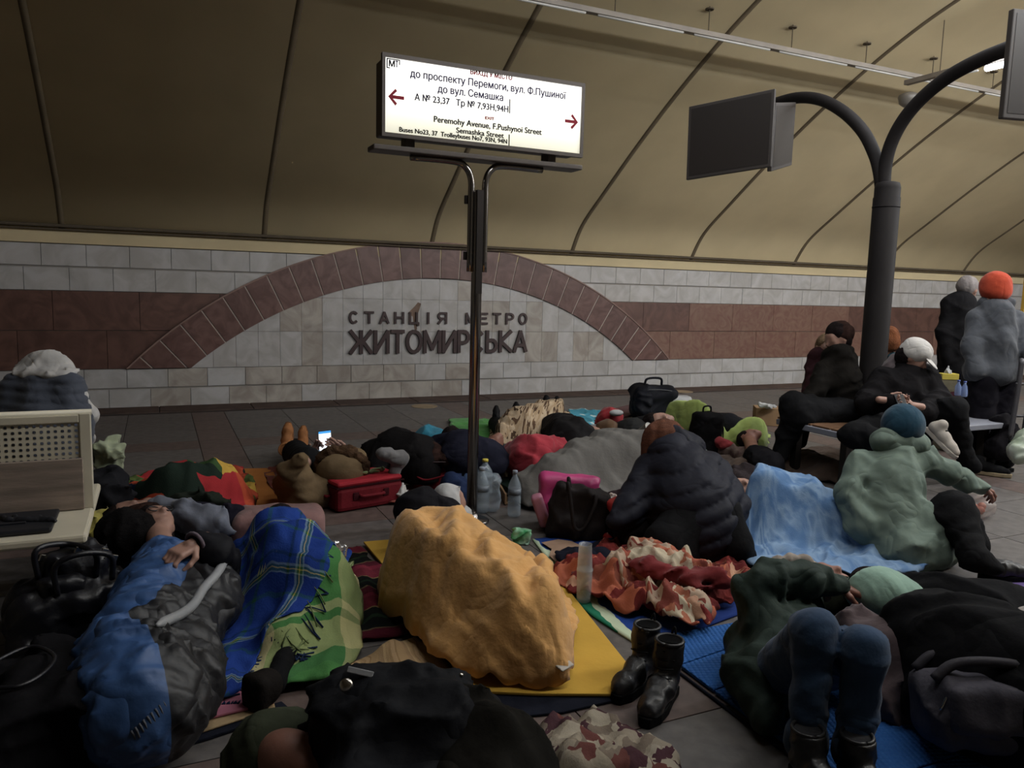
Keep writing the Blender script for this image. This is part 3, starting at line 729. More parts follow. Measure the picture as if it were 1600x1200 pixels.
MB().tube(smoothpts(la, 6), .052, 16).make('arm', postm, ps, True); MB().tube(smoothpts(ra, 6), .052, 16).make('arm', postm, ps, True)
scr = mat('monitor_plastic', '#3b3532', rough=.55, bump=.02, var=.05); scb = mat('monitor_back', '#6b6663', rough=.6, bump=.02, var=.05); scd = mat('screen_dark', '#2b2522', rough=.45, bump=0, var=0)
def monitor(c, wdir, h, w_, tilt, label, inner, brk):
    """panel facing n, with bezel, screen, back shell and bracket to the arm"""
    wd = np.array(wdir, float); wd /= np.linalg.norm(wd); n = np.cross(wd, (0, 0, 1)); up = np.array([0, 0, 1])*cos(tilt)+n*sin(tilt); n = np.cross(wd, up)
    R = np.array([wd, n, up]).T; e = empty('monitor', c); tag(e, label, 'monitor')
    MB().box((-w_/2, -.02, -h/2), (w_/2, .02, h/2), R, c).make('housing', scr, e, bevel=.006)
    MB().box((-w_/2+.025, .0195, -h/2+.03), (w_/2-.025, .022, h/2-.025), R, c).make('screen', scd, e)
    MB().box((-w_/2+.1, -.05, -h/2+.08), (w_/2-.1, -.018, h/2-.08), R, c).make('back_shell', inner, e, bevel=.01)
    MB().box((-.06, -.075, -.06), (.06, -.045, .06), R, c).make('mount_plate', dsteel, e)
    return e
# left pair, back to back in a V, and the pair at the near arm's end
cL = PX(1205, 163, 5.5)
a = D(1140, 213, 6.55); monitor(a, D(1208, 200, 6.35)-D(1072, 225, 6.75), .62, .73, .04, 'dark monitor seen from its front, the larger one of the left arm', scb, None)
b = D(1222, 212, 6.75); monitor(b, np.array(D(1246, 205, 7.35)-D(1200, 212, 6.45)), .56, .75, .0, 'dark monitor seen at a slant, behind the larger one of the left arm', scb, None)
c = D(1650, 108, 4.6); monitor(c, np.array([1.0, -.25, 0]), .62, 1.0-.05-.55+.3, .0, 'dark monitor cut off by the right edge of the photo', scb, None)

# ================================================================ LIGHT RAIL UNDER THE VAULT
rail_m = mat('rail_paint', '#8d8378', rough=.5, bump=.03, var=.1); tubew = mat('unlit_tube', '#c2c0bb', rough=.35, bump=0, var=0)
lr = empty('light_rail', (6, 7.4, 4.35)); tag(lr, 'long suspended lamp rail with unlit tubes running along the vault', 'lamp rail')
MB().box((XA+.1, 7.36, 4.355), (XB-.1, 7.44, 4.41)).make('rail', rail_m, lr, bevel=.004)
MB().box((XA+.1, 7.40, 4.41), (XB-.1, 7.52, 4.425)).make('tray', rail_m, lr)
i = 0
for k in range(18):
    x = -2+k*1.25
    MB().tube([(x+.05, 7.36, 4.335), (x+1.15, 7.36, 4.335)], .013, 8).make('lamp_tube', tubew, lr, True)
    h = 4.69 if True else 0
    MB().tube([(x+.3, 7.43, 4.41), (x+.3, 7.43, 4.70)], .006, 6).lathe((x+.3, 7.43, 4.66), [(.05, .0), (.05, .015), (.01, .02)], 12).make('hanger', gut, lr)
MB().lathe((0, 0, 0), [(.001, -.13), (.06, -.12), (.11, -.08), (.13, 0), (.12, .03), (.05, .06), (.001, .06)], 20).v
sd = MB().lathe(PY(1420, 152, 7.30), [(.001, -.13), (.06, -.12), (.11, -.08), (.13, 0), (.12, .03), (.05, .06), (.001, .06)], 20).make('round_lamp', mat('lamp_shade_grey', '#777169', rough=.35, bump=0, var=.1), None, True)
tag(sd, 'grey round lamp under the junction of the two lamp rails', 'lamp')
cr = empty('cross_rail', (9, 6, 4.2)); tag(cr, 'lamp rail crossing the vault with one glowing tube', 'lamp rail')
MB().box((8.96, 1.0, 4.24), (9.04, 7.38, 4.30)).make('rail', rail_m, cr, bevel=.004)
for k in range(4): MB().tube([(9, 6.9-k*1.6, 4.30), (9, 6.9-k*1.6, 4.95)], .006, 6).make('hanger', gut, cr)
lit = mat('lit_tube', '#e8f2ff', rough=.4, bump=0, var=0, emit=14)
q1, q2 = PX(1541, 107, 8.94), PX(1583, 97, 8.94)
MB().tube([q1, q2], .035, 10).make('glowing_tube', lit, cr, True)
MB().tube([(8.94, 6.9, 4.22), q1+np.array([0, .1, 0])], .013, 8).make('lamp_tube', tubew, cr, True)

# ================================================================ THE NEAR BENCH (left) AND WHAT IS ON IT
cream = mat('bench_enamel', '#c4bba3', rough=.5, bump=.03, var=.06); 
bn = empty('bench', (-1.2, 3.8, 0)); tag(bn, 'cream metal double bench with perforated backrest at the left', 'bench')
bx0, bx1, by = -2.3, -.275, 3.80
mb = MB(); px_, pz_ = .0262, .0250; cols, rws = 62, 7; zt = .826; zb = zt-rws*pz_; xr_ = bx1-.045
for yy in (by-.006, by+.006):
    for i in range(cols):
        for j in range(rws):
            cx, cz = xr_-px_*(i+.5), zt-pz_*(j+.5); o = len(mb.v)
            sq = [(-.5, -.5), (0, -.5), (.5, -.5), (.5, 0), (.5, .5), (0, .5), (-.5, .5), (-.5, 0)]
            mb.v += [(cx+a*px_, yy, cz+b*pz_) for a, b in sq]
            mb.v += [(cx+.0072*a/(max(abs(a), abs(b))*(1.25 if a and b else 1)*.5)*.5, yy, cz+.0072*b/(max(abs(a), abs(b))*(1.25 if a and b else 1)*.5)*.5) for a, b in sq]
            mb.f += [(o+k, o+(k+1) % 8, o+8+(k+1) % 8, o+8+k) for k in range(8)]
mb.make('perforated_panel', cream, bn)
f_ = MB().box((xr_, by-.018, .44), (bx1, by+.018, .865)).box((bx0, by-.018, zt), (xr_, by+.018, .86)).box((bx0, by-.018, .44), (bx0+.05, by+.018, zt)).box((bx0+.05, by-.010, .44), (xr_, by+.010, zb))
f_.make('back_frame', cream, bn, bevel=.004)
MB().tube([(bx0, by, .868), (bx1+.004, by, .868)], .014, 10).make('top_rail', cream, bn, True)
for s, nme in ((-1, 0), (1, 1)):
    ya, yb_ = (by-.43, by-.02) if s < 0 else (by+.02, by+.43)
    MB().box((bx0, ya, .405), (bx1, yb_, .445)).make('seat', cream, bn, bevel=.012)
    for x in (bx0+.1, bx1-.08): MB().box((x-.02, min(ya, yb_)+.05, 0), (x+.02, max(ya, yb_)-.05, .41)).make('leg', dsteel, bn, bevel=.004)
card = mat('cardboard_weathered', '#8a7a6d', rough=.9, bump=.15, scale=30, var=.22, stretch=(1, 1, 9), vscale=3)
b_ = MB().box((-.37*0-2.2, by-.055, .448), (bx1-.035, by-.03, .672)); b2 = b_.make('board', card, None, bevel=.002); tag(b2, 'grey wood-grained board leaning against the perforated backrest of the bench', 'board')
navyplastic = mat('navy_folder', '#16181f', rough=.5, bump=.05, var=.15)
e = empty('folded_umbrella_case', (-.7, 3.5, .447)); e.name = 'flat_case'; tag(e, 'flat dark case lying on the seat of the bench', 'case')
MB().box((-1.1, 3.43, .447), (-.40, 3.72, .468)).make('body', navyplastic, e, bevel=.008)
MB().box((-1.1, 3.52, .468), (-.50, 3.54, .474)).make('ridge', navyplastic, e)
ft = [p for i in range(9) for p in chain((P(4+i*9.5, 812-random.Random(i).random()*5, .475), .012), (P(10+i*9.5, 814, .47), .009))]
sdf('fringe', ft, navyplastic, e, res=.006, k=.012, amp=.0)

# person seated on the far side of the bench, seen from behind
vest = cloth('#454a56', rough=.6); whiteh = cloth('#b0adaa'); blk = cloth('#121214'); blk2 = cloth('#17161a'); blkg = mat('black_satin', '#15151b', rough=.5, bump=.2, scale=50, var=.2)
greyj = cloth('#5a5c60'); 
c0 = D(68, 700, 4.35)
def G(px, py, d): return D(px, py, d)
e = person('person in grey quilted vest and white hood, bent forward beyond the bench', [
    ('trousers', blk, chain((G(66, 735, 4.42), .15), (G(45, 760, 4.75), .09), (G(45, 850, 4.85), .06))+chain((G(90, 740, 4.42), .12), (G(100, 760, 4.75), .09), (G(100, 850, 4.85), .06)), {}),
    ('sweatshirt', whiteh, chain((G(120, 612, 4.42), .06), (G(137, 650, 4.46), .045), (G(134, 690, 4.60), .04), (G(110, 700, 4.8), .04))+chain((G(12, 612, 4.42), .06), (G(-2, 655, 4.46), .045), (G(5, 695, 4.6), .045)), {'disp': folds(18, .006, 3)}),
    ('vest', vest, chain((G(106, 606, 4.42), .10), (G(108, 660, 4.40), .12), (G(104, 720, 4.38), .13))+chain((G(28, 608, 4.42), .10), (G(28, 660, 4.40), .12), (G(32, 720, 4.38), .13))+chain((G(67, 610, 4.42), .12), (G(67, 660, 4.38), .15), (G(67, 720, 4.36), .15)), {'disp': quilt((.05, 0, 1), .052, .014, 2), 'amp': .03}),
    ('hood', whiteh, chain((G(58, 575, 4.50), .085), (G(90, 575, 4.50), .085))+[ell(G(74, 582, 4.44), (.17, .12, .05), rotz(-AZ)), ell(G(75, 566, 4.55), (.10, .10, .07), rotz(-AZ))], {'disp': folds(20, .006, 5)})],
    head=(G(75, 590, 4.66), (sin(AZ), cos(AZ), -.9), (0.3, .7, .6), 1, G(72, 600, 4.5)))
# pale green jacket and dark things on the floor at the bench's end
pg = cloth('#8d9578'); drk = cloth('#1d1d21')
j = sdf('green_jacket', [rbox(P(170, 712, .44), (.07, .07, .10), rotz(.5)@rotx(.5), .02)]+chain((P(148, 702, .50), .022), (P(180, 708, .46), .03), (P(176, 752, .25), .03)), pg, None, disp=folds(20, .014, 8), res=.01); tag(j, 'pale green crumpled garment beside the right end of the bench', 'jacket')
j = sdf('dark_bundle', chain((P(160, 790, .12), .12), (P(170, 770, .26), .11), (P(165, 735, .34), .07))+chain((P(185, 790, .08), .09), (P(150, 800, .08), .10)), drk, None, disp=folds(16, .02, 9), floor=.004); tag(j, 'dark bundle of clothes on the floor under the pale green garment', 'clothes')
j = sdf('yellow_cloth', chain((P(150, 838, .16), .035), (P(142, 815, .22), .05), (P(165, 800, .2), .02)), cloth('#a79b3c'), None, disp=folds(25, .015, 2), res=.01); tag(j, 'small crumpled yellow-green cloth hanging below the bench corner', 'cloth')

# black bag with buckles under the bench
e = empty('handbag', (*P(110, 960)[:2], 0)); tag(e, 'black handbag with metal buckles in front of the bench', 'bag')
leath = mat('black_leather', '#111118', rough=.42, bump=.15, scale=60, var=.2); metalb = mat('buckle_metal', '#b9b4ac', rough=.25, metal=1, bump=0, var=0)
bgp = [rbox(P(105, 960, .14), (.20, .13, .15), rotz(.25), .07), ell(P(120, 880, .33), (.15, .10, .09), rotz(.2))]
sdf('body', bgp, leath, e, disp=folds(15, .012, 21), floor=.004)
for a, b_, c in (((60, 905), (105, 850), (150, 900)), ((90, 930), (130, 865), (175, 905))):
    q = [hit(bgp, *a), hit(bgp, *a)+np.array([0, -.02, .12]), P(b_[0], b_[1], .42), hit(bgp, *c)+np.array([0, -.02, .10]), hit(bgp, *c)]
    MB().tube(smoothpts(q, 6), .011, 8).make('handle', leath, e, True)
for p in ((67, 872), (80, 914), (107, 913), (122, 860), (163, 862), (178, 872), (145, 950)):
    q = hit(bgp, *p); MB().box((-.012, -.006, -.014), (.012, .006, .014), rotz(.4)@roty(.4), q).make('buckle', metalb, e, bevel=.002)
q = hit(bgp, 95, 920); sdf('pocket', [rbox(q+np.array([.0, .03, -.03]), (.08, .04, .07), rotz(.2), .03)], leath, e, disp=folds(25, .005, 2))
# big black bag in the corner
e = empty('duffel_bag', (*P(60, 1120)[:2], 0)); tag(e, 'large black open bag in the lower left corner', 'bag')
dk = [rbox(P(30, 1130, .15), (.22, .22, .15), rotz(.3), .06)]+chain((P(125, 1170, .07), .09), (P(60, 1080, .22), .10))
sdf('body', dk, cloth('#0e0d10'), e, disp=folds(12, .02, 31), floor=.004)
MB().tube(smoothpts([P(x, y, .33) for x, y in [(-20, 1075), (30, 1072), (70, 1050), (85, 1025), (50, 1010), (0, 1030), (-30, 1055)]], 5), .006, 8).make('rim', leath, e, True)
q = P(98, 1056, .20); MB().lathe(q, [(.014, 0), (.014, .006), (.006, .012), (.002, .03)], 10, roty(.7)).make('clasp', metalb, e, True)
j = sdf('red_bundle', chain((P(-10, 1150, .1), .08), (P(5, 1185, .08), .06)), cloth('#4a1a22'), None, disp=folds(14, .015, 3), floor=.004); tag(j, 'dark red cloth at the lower left edge of the photo', 'cloth')

# ================================================================ PATCHWORK BLANKET SLEEPER ON ORANGE MAT
tag(mat_poly('foam_mat', mat('mat_orange', '#b06a1e', rough=.9, bump=.1, var=.08), [(372, 732), (425, 731), (455, 800), (400, 815), (330, 800)]), 'orange foam mat under the colourful patchwork blanket', 'mat')
cap1 = hills((215, 765, .20, .12), (275, 735, .33, .17), (335, 728, .32, .16), (380, 768, .14, .10))
e = person('sleeper hidden under the colourful patchwork blanket, only dark hair showing', [('trousers', drk, hills((330, 740, .24, .10), (372, 775, .10, .05)), {}), ('jacket', drk, hills((245, 760, .22, .10), (300, 742, .26, .12)), {})], head=(P(198, 812, .20), (.1, -.4, .9), (-1, -.3, 0), 1))
pt = pattern('patchwork', 'cells', [(0, '#35502a'), (.18, '#8a1f24'), (.34, '#1f2c24'), (.46, '#b9921f'), (.56, '#50602c'), (.68, '#b5421e'), (.78, '#222f45'), (.88, '#a32026')], scale=4.4, distort=.2)
j = drape('patchwork_blanket', pt, [(172, 790), (195, 825), (270, 832), (340, 826), (398, 812)], [(200, 755), (255, 738), (320, 730), (372, 735), (402, 760)], cap1, fa=.022, ff=12, seed=4); tag(j, 'patchwork blanket in green, red, orange and yellow', 'blanket')
j = sdf('dark_cardigan', hills((280, 765, .27, .06), (335, 772, .24, .06), (300, 790, .16, .06)), cloth('#20261f'), None, disp=folds(16, .02, 77)); tag(j, 'dark green garment thrown over the middle of the patchwork blanket', 'clothes')
hair = mat('hair_black', '#100e0f', rough=.85, bump=.8, scale=90, var=.3, stretch=(1, 1, 6)); brownh = mat('hair_brown', '#2d1b16', rough=.85, bump=.6, scale=60, var=.35, stretch=(1, 1, 5))
j = sdf('fur_hat', [ell(P(196, 830, .26), (.13, .12, .11))]+chain((P(180, 855, .14), .06), (P(205, 870, .12), .06)), hair, None, disp=fur(.012, 60), floor=.004); tag(j, 'black fluffy hat beside the head of the sleeping bag sleeper', 'hat')

# ================================================================ SLEEPING BAG SLEEPER
navy = cloth('#171a26'); 
tag(mat_poly('dark_mat', navy, [(195, 1190), (205, 1165), (440, 1095), (455, 1108), (330, 1150)], z=.002, th=.012), 'thin navy mat under the wooden board', 'mat')
tag(mat_poly('cardboard', mat('card_beige', '#a08660', rough=.9, bump=.05, var=.1), [(150, 1120), (230, 1170), (430, 1105), (410, 1000), (250, 990)], z=.016, th=.008), 'beige cardboard sheet under the pink mat', 'cardboard')
tag(mat_poly('foam_mat', mat('mat_pink', '#b56a80', rough=.9, bump=.1, var=.06), [(150, 1080), (270, 1140), (320, 1122), (428, 1096), (400, 960), (250, 960)], z=.026, th=.01), 'pink foam mat between the sleeping bag and the plaid blanket', 'mat')
bagp = hills((262, 838, .33, .14), (252, 872, .38, .17), (225, 922, .38, .165), (200, 965, .37, .16), (208, 985, .38, .175), (222, 1012, .36, .18), (238, 1040, .26, .13))+hills((325, 842, .36, .12), (316, 890, .34, .13), (288, 938, .30, .12), (268, 975, .31, .14), (278, 1000, .30, .15))
poly = np.array([P(x, y, .38)[:2] for x, y in [(60, 780), (290, 800), (287, 836), (301, 868), (280, 898), (245, 930), (200, 958), (222, 975), (246, 1000), (266, 1040), (235, 1070), (200, 1100), (20, 1150), (0, 850)]])
def inpoly(pts):
    x, y = pts[:, 0], pts[:, 1]; o = np.zeros(len(pts), bool)
    for i in range(len(poly)):
        (x1, y1), (x2, y2) = poly[i-1], poly[i]
        c = ((y1 > y) != (y2 > y)) & (x < (x2-x1)*(y-y1)/(y2-y1+1e-12)+x1); o ^= c
    return o
bblue = mat('bag_blue', '#2a5288', rough=.55, bump=.3, scale=22, var=.15, crease=.5); bblack = mat('bag_black', '#17171c', rough=.6, bump=.3, scale=22, var=.15)
e = person('sleeper curled in a blue and black sleeping bag with one fist out', [], head=(P(243, 822, .24), (.25, -.25, .9), (-.35, .9, .1), 1, P(262, 880, .25)), extra=hills((256, 872, .33, .12), (208, 985, .32, .12), (235, 1040, .2, .07)), base=P(250, 980))
j = sdf('sleeping_bag', bagp, bblue, None, res=.012, k=.05, floor=.036,
    disp=lambda X, Y, Z: -.016*(1-2.2*np.sqrt(np.abs(wr(X*.8, Y*1.9, Z, 12, 11))+.01))-.006*(1-2*np.abs(wr(X, Y*1.6, Z, 30, 3))))
cw = np.array([tuple(v.co) for v in j.data.vertices])+np.array(j.location); dd = np.full(len(cw), 9.0)
for i in range(len(poly)):
    a, b_ = poly[i-1], poly[i]; ab = b_-a; t = np.clip(((cw[:, 0]-a[0])*ab[0]+(cw[:, 1]-a[1])*ab[1])/(ab@ab), 0, 1)
    dd = np.minimum(dd, np.hypot(cw[:, 0]-a[0]-t*ab[0], cw[:, 1]-a[1]-t*ab[1]))
dd = np.where(inpoly(cw), dd, -dd); at_ = j.data.attributes.new('panel', 'FLOAT', 'POINT'); at_.data.foreach_set('value', dd.astype(np.float32))
N = bblue.node_tree.nodes; L = bblue.node_tree.links; an_ = N.new('ShaderNodeAttribute'); an_.attribute_name = 'panel'; gt = N.new('ShaderNodeMath'); gt.operation = 'GREATER_THAN'; gt.inputs[1].default_value = 0
L.new(an_.outputs['Fac'], gt.inputs[0]); mx_ = N.new('ShaderNodeMix'); mx_.data_type = 'RGBA'; L.new(gt.outputs[0], mx_.inputs[0]); mx_.inputs[6].default_value = lin('#141418')
src_ = N['Principled BSDF'].inputs['Base Color'].links[0].from_socket; L.new(src_, mx_.inputs[7]); L.new(mx_.outputs[2], N['Principled BSDF'].inputs['Base Color'])
# keep the bag as an Empty with its shell and trims
sb = empty('sleeping_bag', (*P(250, 980)[:2], .036)); sb.name = 'sleeping_bag'; tag(sb, 'blue and black quilted sleeping bag at the left with a silver zip edge', 'sleeping bag')
wl_ = np.array(j.location); me = j.data; me.transform(Matrix.Translation(tuple(wl_-np.array(sb.location)))); j.location = (0, 0, 0); j.parent = sb; j.name = 'shell'; sb.name = 'sleeping_bag'
sil = mat('silver_trim', '#8d8f92', rough=.5, bump=.2, var=.1)
tr_ = smoothpts([hit(bagp, x, y)+np.array([0, 0, .006]) for x, y in [(353, 852), (350, 878), (338, 900), (318, 922), (303, 946), (283, 962), (262, 972), (245, 980)]], 5)
MB().tube(tr_, [.006+.012*min(1, i/3, (len(tr_)-1-i)/3) for i in range(len(tr_))], 8).make('zip_edge', sil, sb, True)
# worn lettering printed on the foot of the bag
a, b_ = hit(bagp, 200, 1150), hit(bagp, 268, 1085)
pr_ = mat('worn_print', '#56585f', rough=.7, var=.3)
for k_ in range(11):
    u_ = k_/10; x_, y_ = 208+62*u_, 1150-58*u_
    qa, qb = hit(bagp, x_-3, y_-8), hit(bagp, x_+4, y_+5+3*(k_ % 2))
    MB().tube([qa, (qa+qb)/2+np.array([0, 0, .003]), qb], .0032, 5).make('worn_print', pr_, sb, True)
fist = hit(bagp, 282, 875)+np.array([0, 0, .03])
hd = hand('hand', e, fist+np.array([.05, .035, .015]), (-.75, -.62, -.15), (-.1, .1, -1), curl=1.15, side=-1)
e2 = sdf('sleeve', chain((fist+np.array([.075, .055, .02]), .042), (P(338, 862, .38), .06), (P(352, 878, .28), .07)), bblack, e, disp=folds(18, .008, 3))
th_ = [fist+np.array([.055, .038, .015])+frame((-.75, -.62, -.15))@np.array([0, cos(a)*.046, sin(a)*.046]) for a in np.linspace(0, 2*pi, 17)]
MB().tube(th_, .008, 6).make('cuff', cloth('#6a5c66'), e, True)
sdf('hair', [ell(P(225, 812, .22), (.12, .09, .09), rotz(.4)), ell(P(262, 800, .20), (.09, .07, .07))], brownh, e, disp=fur(.006, 55))
hc = np.array(P(243, 822, .24)); R = frame((.25, -.25, .9), (-.35, .9, .1))
for s in (-1, 1):
    ct = hc+R@np.array([.10, .034*s, .004]); MB().tube([ct+R@np.array([0, cos(a)*.026, sin(a)*.02]) for a in np.linspace(0, 2*pi, 13)], .003, 5).make('glasses_rim', leath, e, True)
gj = cloth('#6d7280'); j = sdf('folded_jacket', chain((P(240, 800, .22), .07), (P(290, 800, .24), .075), (P(345, 818, .2), .07))+chain((P(300, 815, .10), .10), (P(240, 815, .08), .09)), gj, None, disp=folds(15, .02, 44), floor=.004); tag(j, 'grey folded jacket used as a pillow behind the bespectacled sleeper', 'jacket')
j = sdf('dark_pillow', chain((P(300, 815, .12), .10), (P(365, 818, .12), .11)), cloth('#201f2c'), None, disp=folds(15, .012, 41), floor=.004); tag(j, 'dark purple pillow between the sleeping bag and the plaid blanket', 'pillow')

# ================================================================ PLAID BLANKET SLEEPER
j = sdf('pillow', [rbox(P(436, 822, .11), (.25, .15, .10), rotz(-.15), .07)], cloth('#86625f'), None, disp=folds(5, .006, 6), floor=.004); tag(j, 'dusty pink pillow behind the blue plaid blanket', 'pillow')
cap2 = hills((438, 812, .36, .17), (462, 838, .36, .17), (488, 868, .30, .16), (490, 915, .20, .13), (440, 985, .12, .08))+hills((400, 850, .26, .14), (385, 920, .14, .10))
e = person('sleeper covered by two plaid blankets, sole of a dark shoe showing', [('jacket', drk, hills((440, 820, .29, .11), (464, 842, .29, .11), (485, 875, .22, .09)), {}), ('trousers', blk, hills((486, 885, .19, .07), (470, 950, .11, .05), (430, 1050, .09, .04)), {}),
   ('shoe', mat('shoe_sole', '#171311', rough=.8, bump=.3, scale=80), [ell(P(412, 1075, .08), (.07, .055, .065), rotz(.6)), rbox(P(398, 1085, .075), (.02, .05, .065), rotz(.6), .018)], {'k': .02, 'res': .008})], head=(P(440, 822, .19), (.3, -.5, .3), (-.2, .9, .2), .9))
pl_b = pattern('plaid_blue', 'plaid', [(0, '#1a3c8c'), (.30, '#12303e'), (.34, '#1a3c8c'), (.44, '#7d98a8'), (.47, '#2c5c36'), (.50, '#c9b53a'), (.515, '#2c5c36'), (.55, '#7d98a8'), (.57, '#152f78'), (.80, '#1d4f3c'), (.86, '#1a3c8c')], pu=.30, pv=.30)
pl_g = pattern('plaid_green', 'plaid', [(0, '#3f7a3a'), (.26, '#b3ad72'), (.30, '#a7a56a'), (.58, '#b9ac80'), (.62, '#6a5238'), (.64, '#b9ac80'), (.67, '#6a5238'), (.69, '#b9ac80'), (.78, '#3f7a3a')], [(0, '#3f7a3a'), (.38, '#b5b078'), (.44, '#3a6e38'), (.5, '#b0ab70'), (.82, '#35683a')], pu=.62, pv=.55)
j2 = drape('plaid_blanket', pl_g, [(455, 850, .34), (415, 900, .2), (380, 985, .06), (375, 1040, .03), (395, 1085, .02)], [(548, 880, .02), (568, 930, .02), (568, 980, .02), (560, 1025, .02), (530, 1068, .02)], cap2, fa=.016, seed=12, lift=.018, fade='RE'); tag(j2, 'green and cream plaid fringed blanket over the sleeper\'s legs', 'blanket')
j1 = drape('plaid_blanket', pl_b, [(356, 865, .02), (340, 925, .02), (330, 985, .03), (326, 1040, .03), (332, 1098, .04)], [(545, 862, .06), (540, 890, .16), (485, 925, .24), (420, 995, .12), (375, 1092, .03)], cap2, fa=.016, seed=12, lift=.036, fade='LE'); tag(j1, 'royal blue plaid blanket with yellow crossings over the curled sleeper', 'blanket')
fy = mat('fringe_mixed', '#6c7a4a', rough=.9); fb_ = mat('fringe_dark', '#1c2c4c', rough=.9)
rn = random.Random(5)
def fringe(o_, pts, m, L_=.05, n=26, caps=None, lift=.03, spread=.6):
    q = smoothpts([np.append(P(*p)[:2], 0) for p in pts], 12); mb = MB()
    for i in range(n):
        a = q[int(i/(n-1)*(len(q)-1))]; 
        t = q[min(len(q)-1, int(i/(n-1)*(len(q)-1))+1)]-q[max(0, int(i/(n-1)*(len(q)-1))-1)]; nn = np.array([t[1], -t[0], 0]); nn /= np.linalg.norm(nn)+1e-9
        dd = nn*L_+np.array([rn.uniform(-1, 1), rn.uniform(-1, 1), 0])*L_*spread; pp = []
        for k in range(4):
            p = a+dd*k/3; h = hcap(np.array([p[0]]), np.array([p[1]]), caps)[0] if caps else 0
            pp.append((p[0], p[1], h+lift-.004*k))
        mb.tube(pp, [.0035, .003, .0025, .0015], 5)
    b = base_of(o_); f = mk('fringe', mb.v, mb.f, m, o_); f['kind'] = 'stuff'
fringe(j1, [(535, 880, .20), (485, 915, .34), (420, 985, .16), (375, 1092, .04)], fb_, .07, 70, cap2, .04)
fringe(j1, [(372, 1098, .04), (330, 1100, .04)], fb_, .05, 16, cap2, .02)
fringe(j1, [(520, 885, .30), (470, 930, .3), (440, 970, .2)], fy, .08, 9, cap2, .05)
# striped blankets on the floor behind
dr = pattern('stripes_maroon', 'stripe', [(0, '#5a1624'), (.27, '#6d5a34'), (.30, '#101312'), (.48, '#1b2a1c'), (.52, '#101312'), (.66, '#5a4a34'), (.69, '#4a1120'), (.9, '#6a1a2c')], pv=.40)
j = drape('striped_blanket', dr, [(525, 862, .03), (540, 905, .03), (550, 955, .03), (540, 1000, .03)], [(560, 850, .03), (600, 890, .03), (640, 950, .03), (660, 980, .03)], chain((P(560, 900, .0), .04), (P(580, 980, .0), .05)), fa=.012, seed=8, lift=.01); tag(j, 'dark red and black striped blanket on the floor beside the green plaid', 'blanket')
bst = pattern('stripes_beige', 'stripeu', [(0, '#b08f62'), (.12, '#a5855a'), (.2, '#b8966a'), (.34, '#9c7c52'), (.4, '#b08f62'), (.7, '#a88860'), (.9, '#c0a070')], pu=.12)
j = drape('striped_blanket', bst, [(540, 1030, .05), (520, 1060, .05), (560, 1110, .03)], [(655, 985, .03), (690, 1025, .03), (740, 1090, .03)], chain((P(600, 1020, .0), .05), (P(640, 1060, .0), .05)), fa=.01, seed=9, lift=.01); tag(j, 'beige finely striped blanket between the green plaid and the black jacket', 'blanket')
j = sdf('foil_packet', [rbox(P(530, 858, .12), (.05, .02, .03), rotz(.5)@roty(.5), .008)], mat('foil', '#c9c9c9', rough=.2, metal=.8, bump=.6, scale=40), None, res=.006, disp=folds(50, .006, 2), amp=.01, floor=.004); tag(j, 'crumpled silver foil packet behind the plaid blanket', 'packet')

# ================================================================ YELLOW FLEECE SLEEPER
ym = mat('mat_yellow', '#c79a12', rough=.85, bump=.1, var=.05)
tag(mat_poly('foam_mat', ym, [(568, 846), (640, 840), (760, 830), (862, 888), (990, 1048), (966, 1084), (840, 1083), (720, 1078), (690, 990)], z=.014, th=.012), 'bright yellow foam mat under the ochre fleece blanket', 'mat')
tag(mat_poly('dark_mat', navy, [(700, 1040), (800, 1074), (966, 1080), (985, 1060), (975, 1090), (880, 1112), (800, 1120), (700, 1110)], z=.001, th=.010), 'thin dark navy mat peeping out under the yellow mat', 'mat')
cap3 = hills((676, 818, .40, .19), (720, 845, .39, .19), (782, 895, .33, .165), (822, 930, .30, .15), (850, 975, .20, .11), (862, 1020, .12, .08))+hills((680, 880, .22, .12), (735, 950, .12, .09), (790, 1020, .09, .07))
e = person('sleeper under the ochre fleece blanket, head in a black hood turned to the sign pole', [
    ('jacket', blk2, hills((662, 820, .37, .15), (705, 845, .32, .14), (765, 890, .26, .11))+hills((655, 838, .30, .13), (645, 880, .16, .09)), {'disp': folds(12, .008, 2), 'floor': .028}),
    ('trousers', blk, hills((785, 895, .24, .10), (822, 935, .21, .085), (852, 985, .13, .055)), {'floor': .028}),
    ('hood', blk2, chain((P(655, 800, .25), .14), (P(690, 812, .22), .13)), {'disp': folds(14, .008, 4)})],
    head=(P(705, 798, .17), (.6, .4, .5), (.5, .6, -.2), 1), floor=.028)
fleece = mat('fleece_ochre', '#d29a4e', rough=.95, bump=.35, scale=45, var=.08, sheen=.2, crease=.25)
j = drape('fleece_blanket', fleece, [(625, 835, .33), (600, 910, .06), (600, 950, .03), (640, 985, .03), (668, 1020, .03), (715, 1052, .03), (775, 1068, .03), (830, 1082, .03)], [(730, 830, .12), (800, 862, .03), (858, 895, .03), (880, 930, .03), (888, 968, .03), (893, 1002, .03), (892, 1040, .03), (890, 1076, .03)], cap3, res=.014, fa=.034, ff=9, seed=31, lift=.03, aniso=(1.3, .9), thick=.012, hem=.03, pw=5, soft=1.2); tag(j, 'ochre yellow fleece blanket draped over a sleeper on a yellow mat', 'blanket')
j = sdf('care_label', [rbox(hit(cap3, 878, 1055)+np.array([0, 0, .045]), (.035, .03, .004), rotz(.4)@rotx(.3), .003)], mat('label_white', '#b9b2a8'), j, res=.004, k=.005, amp=0)
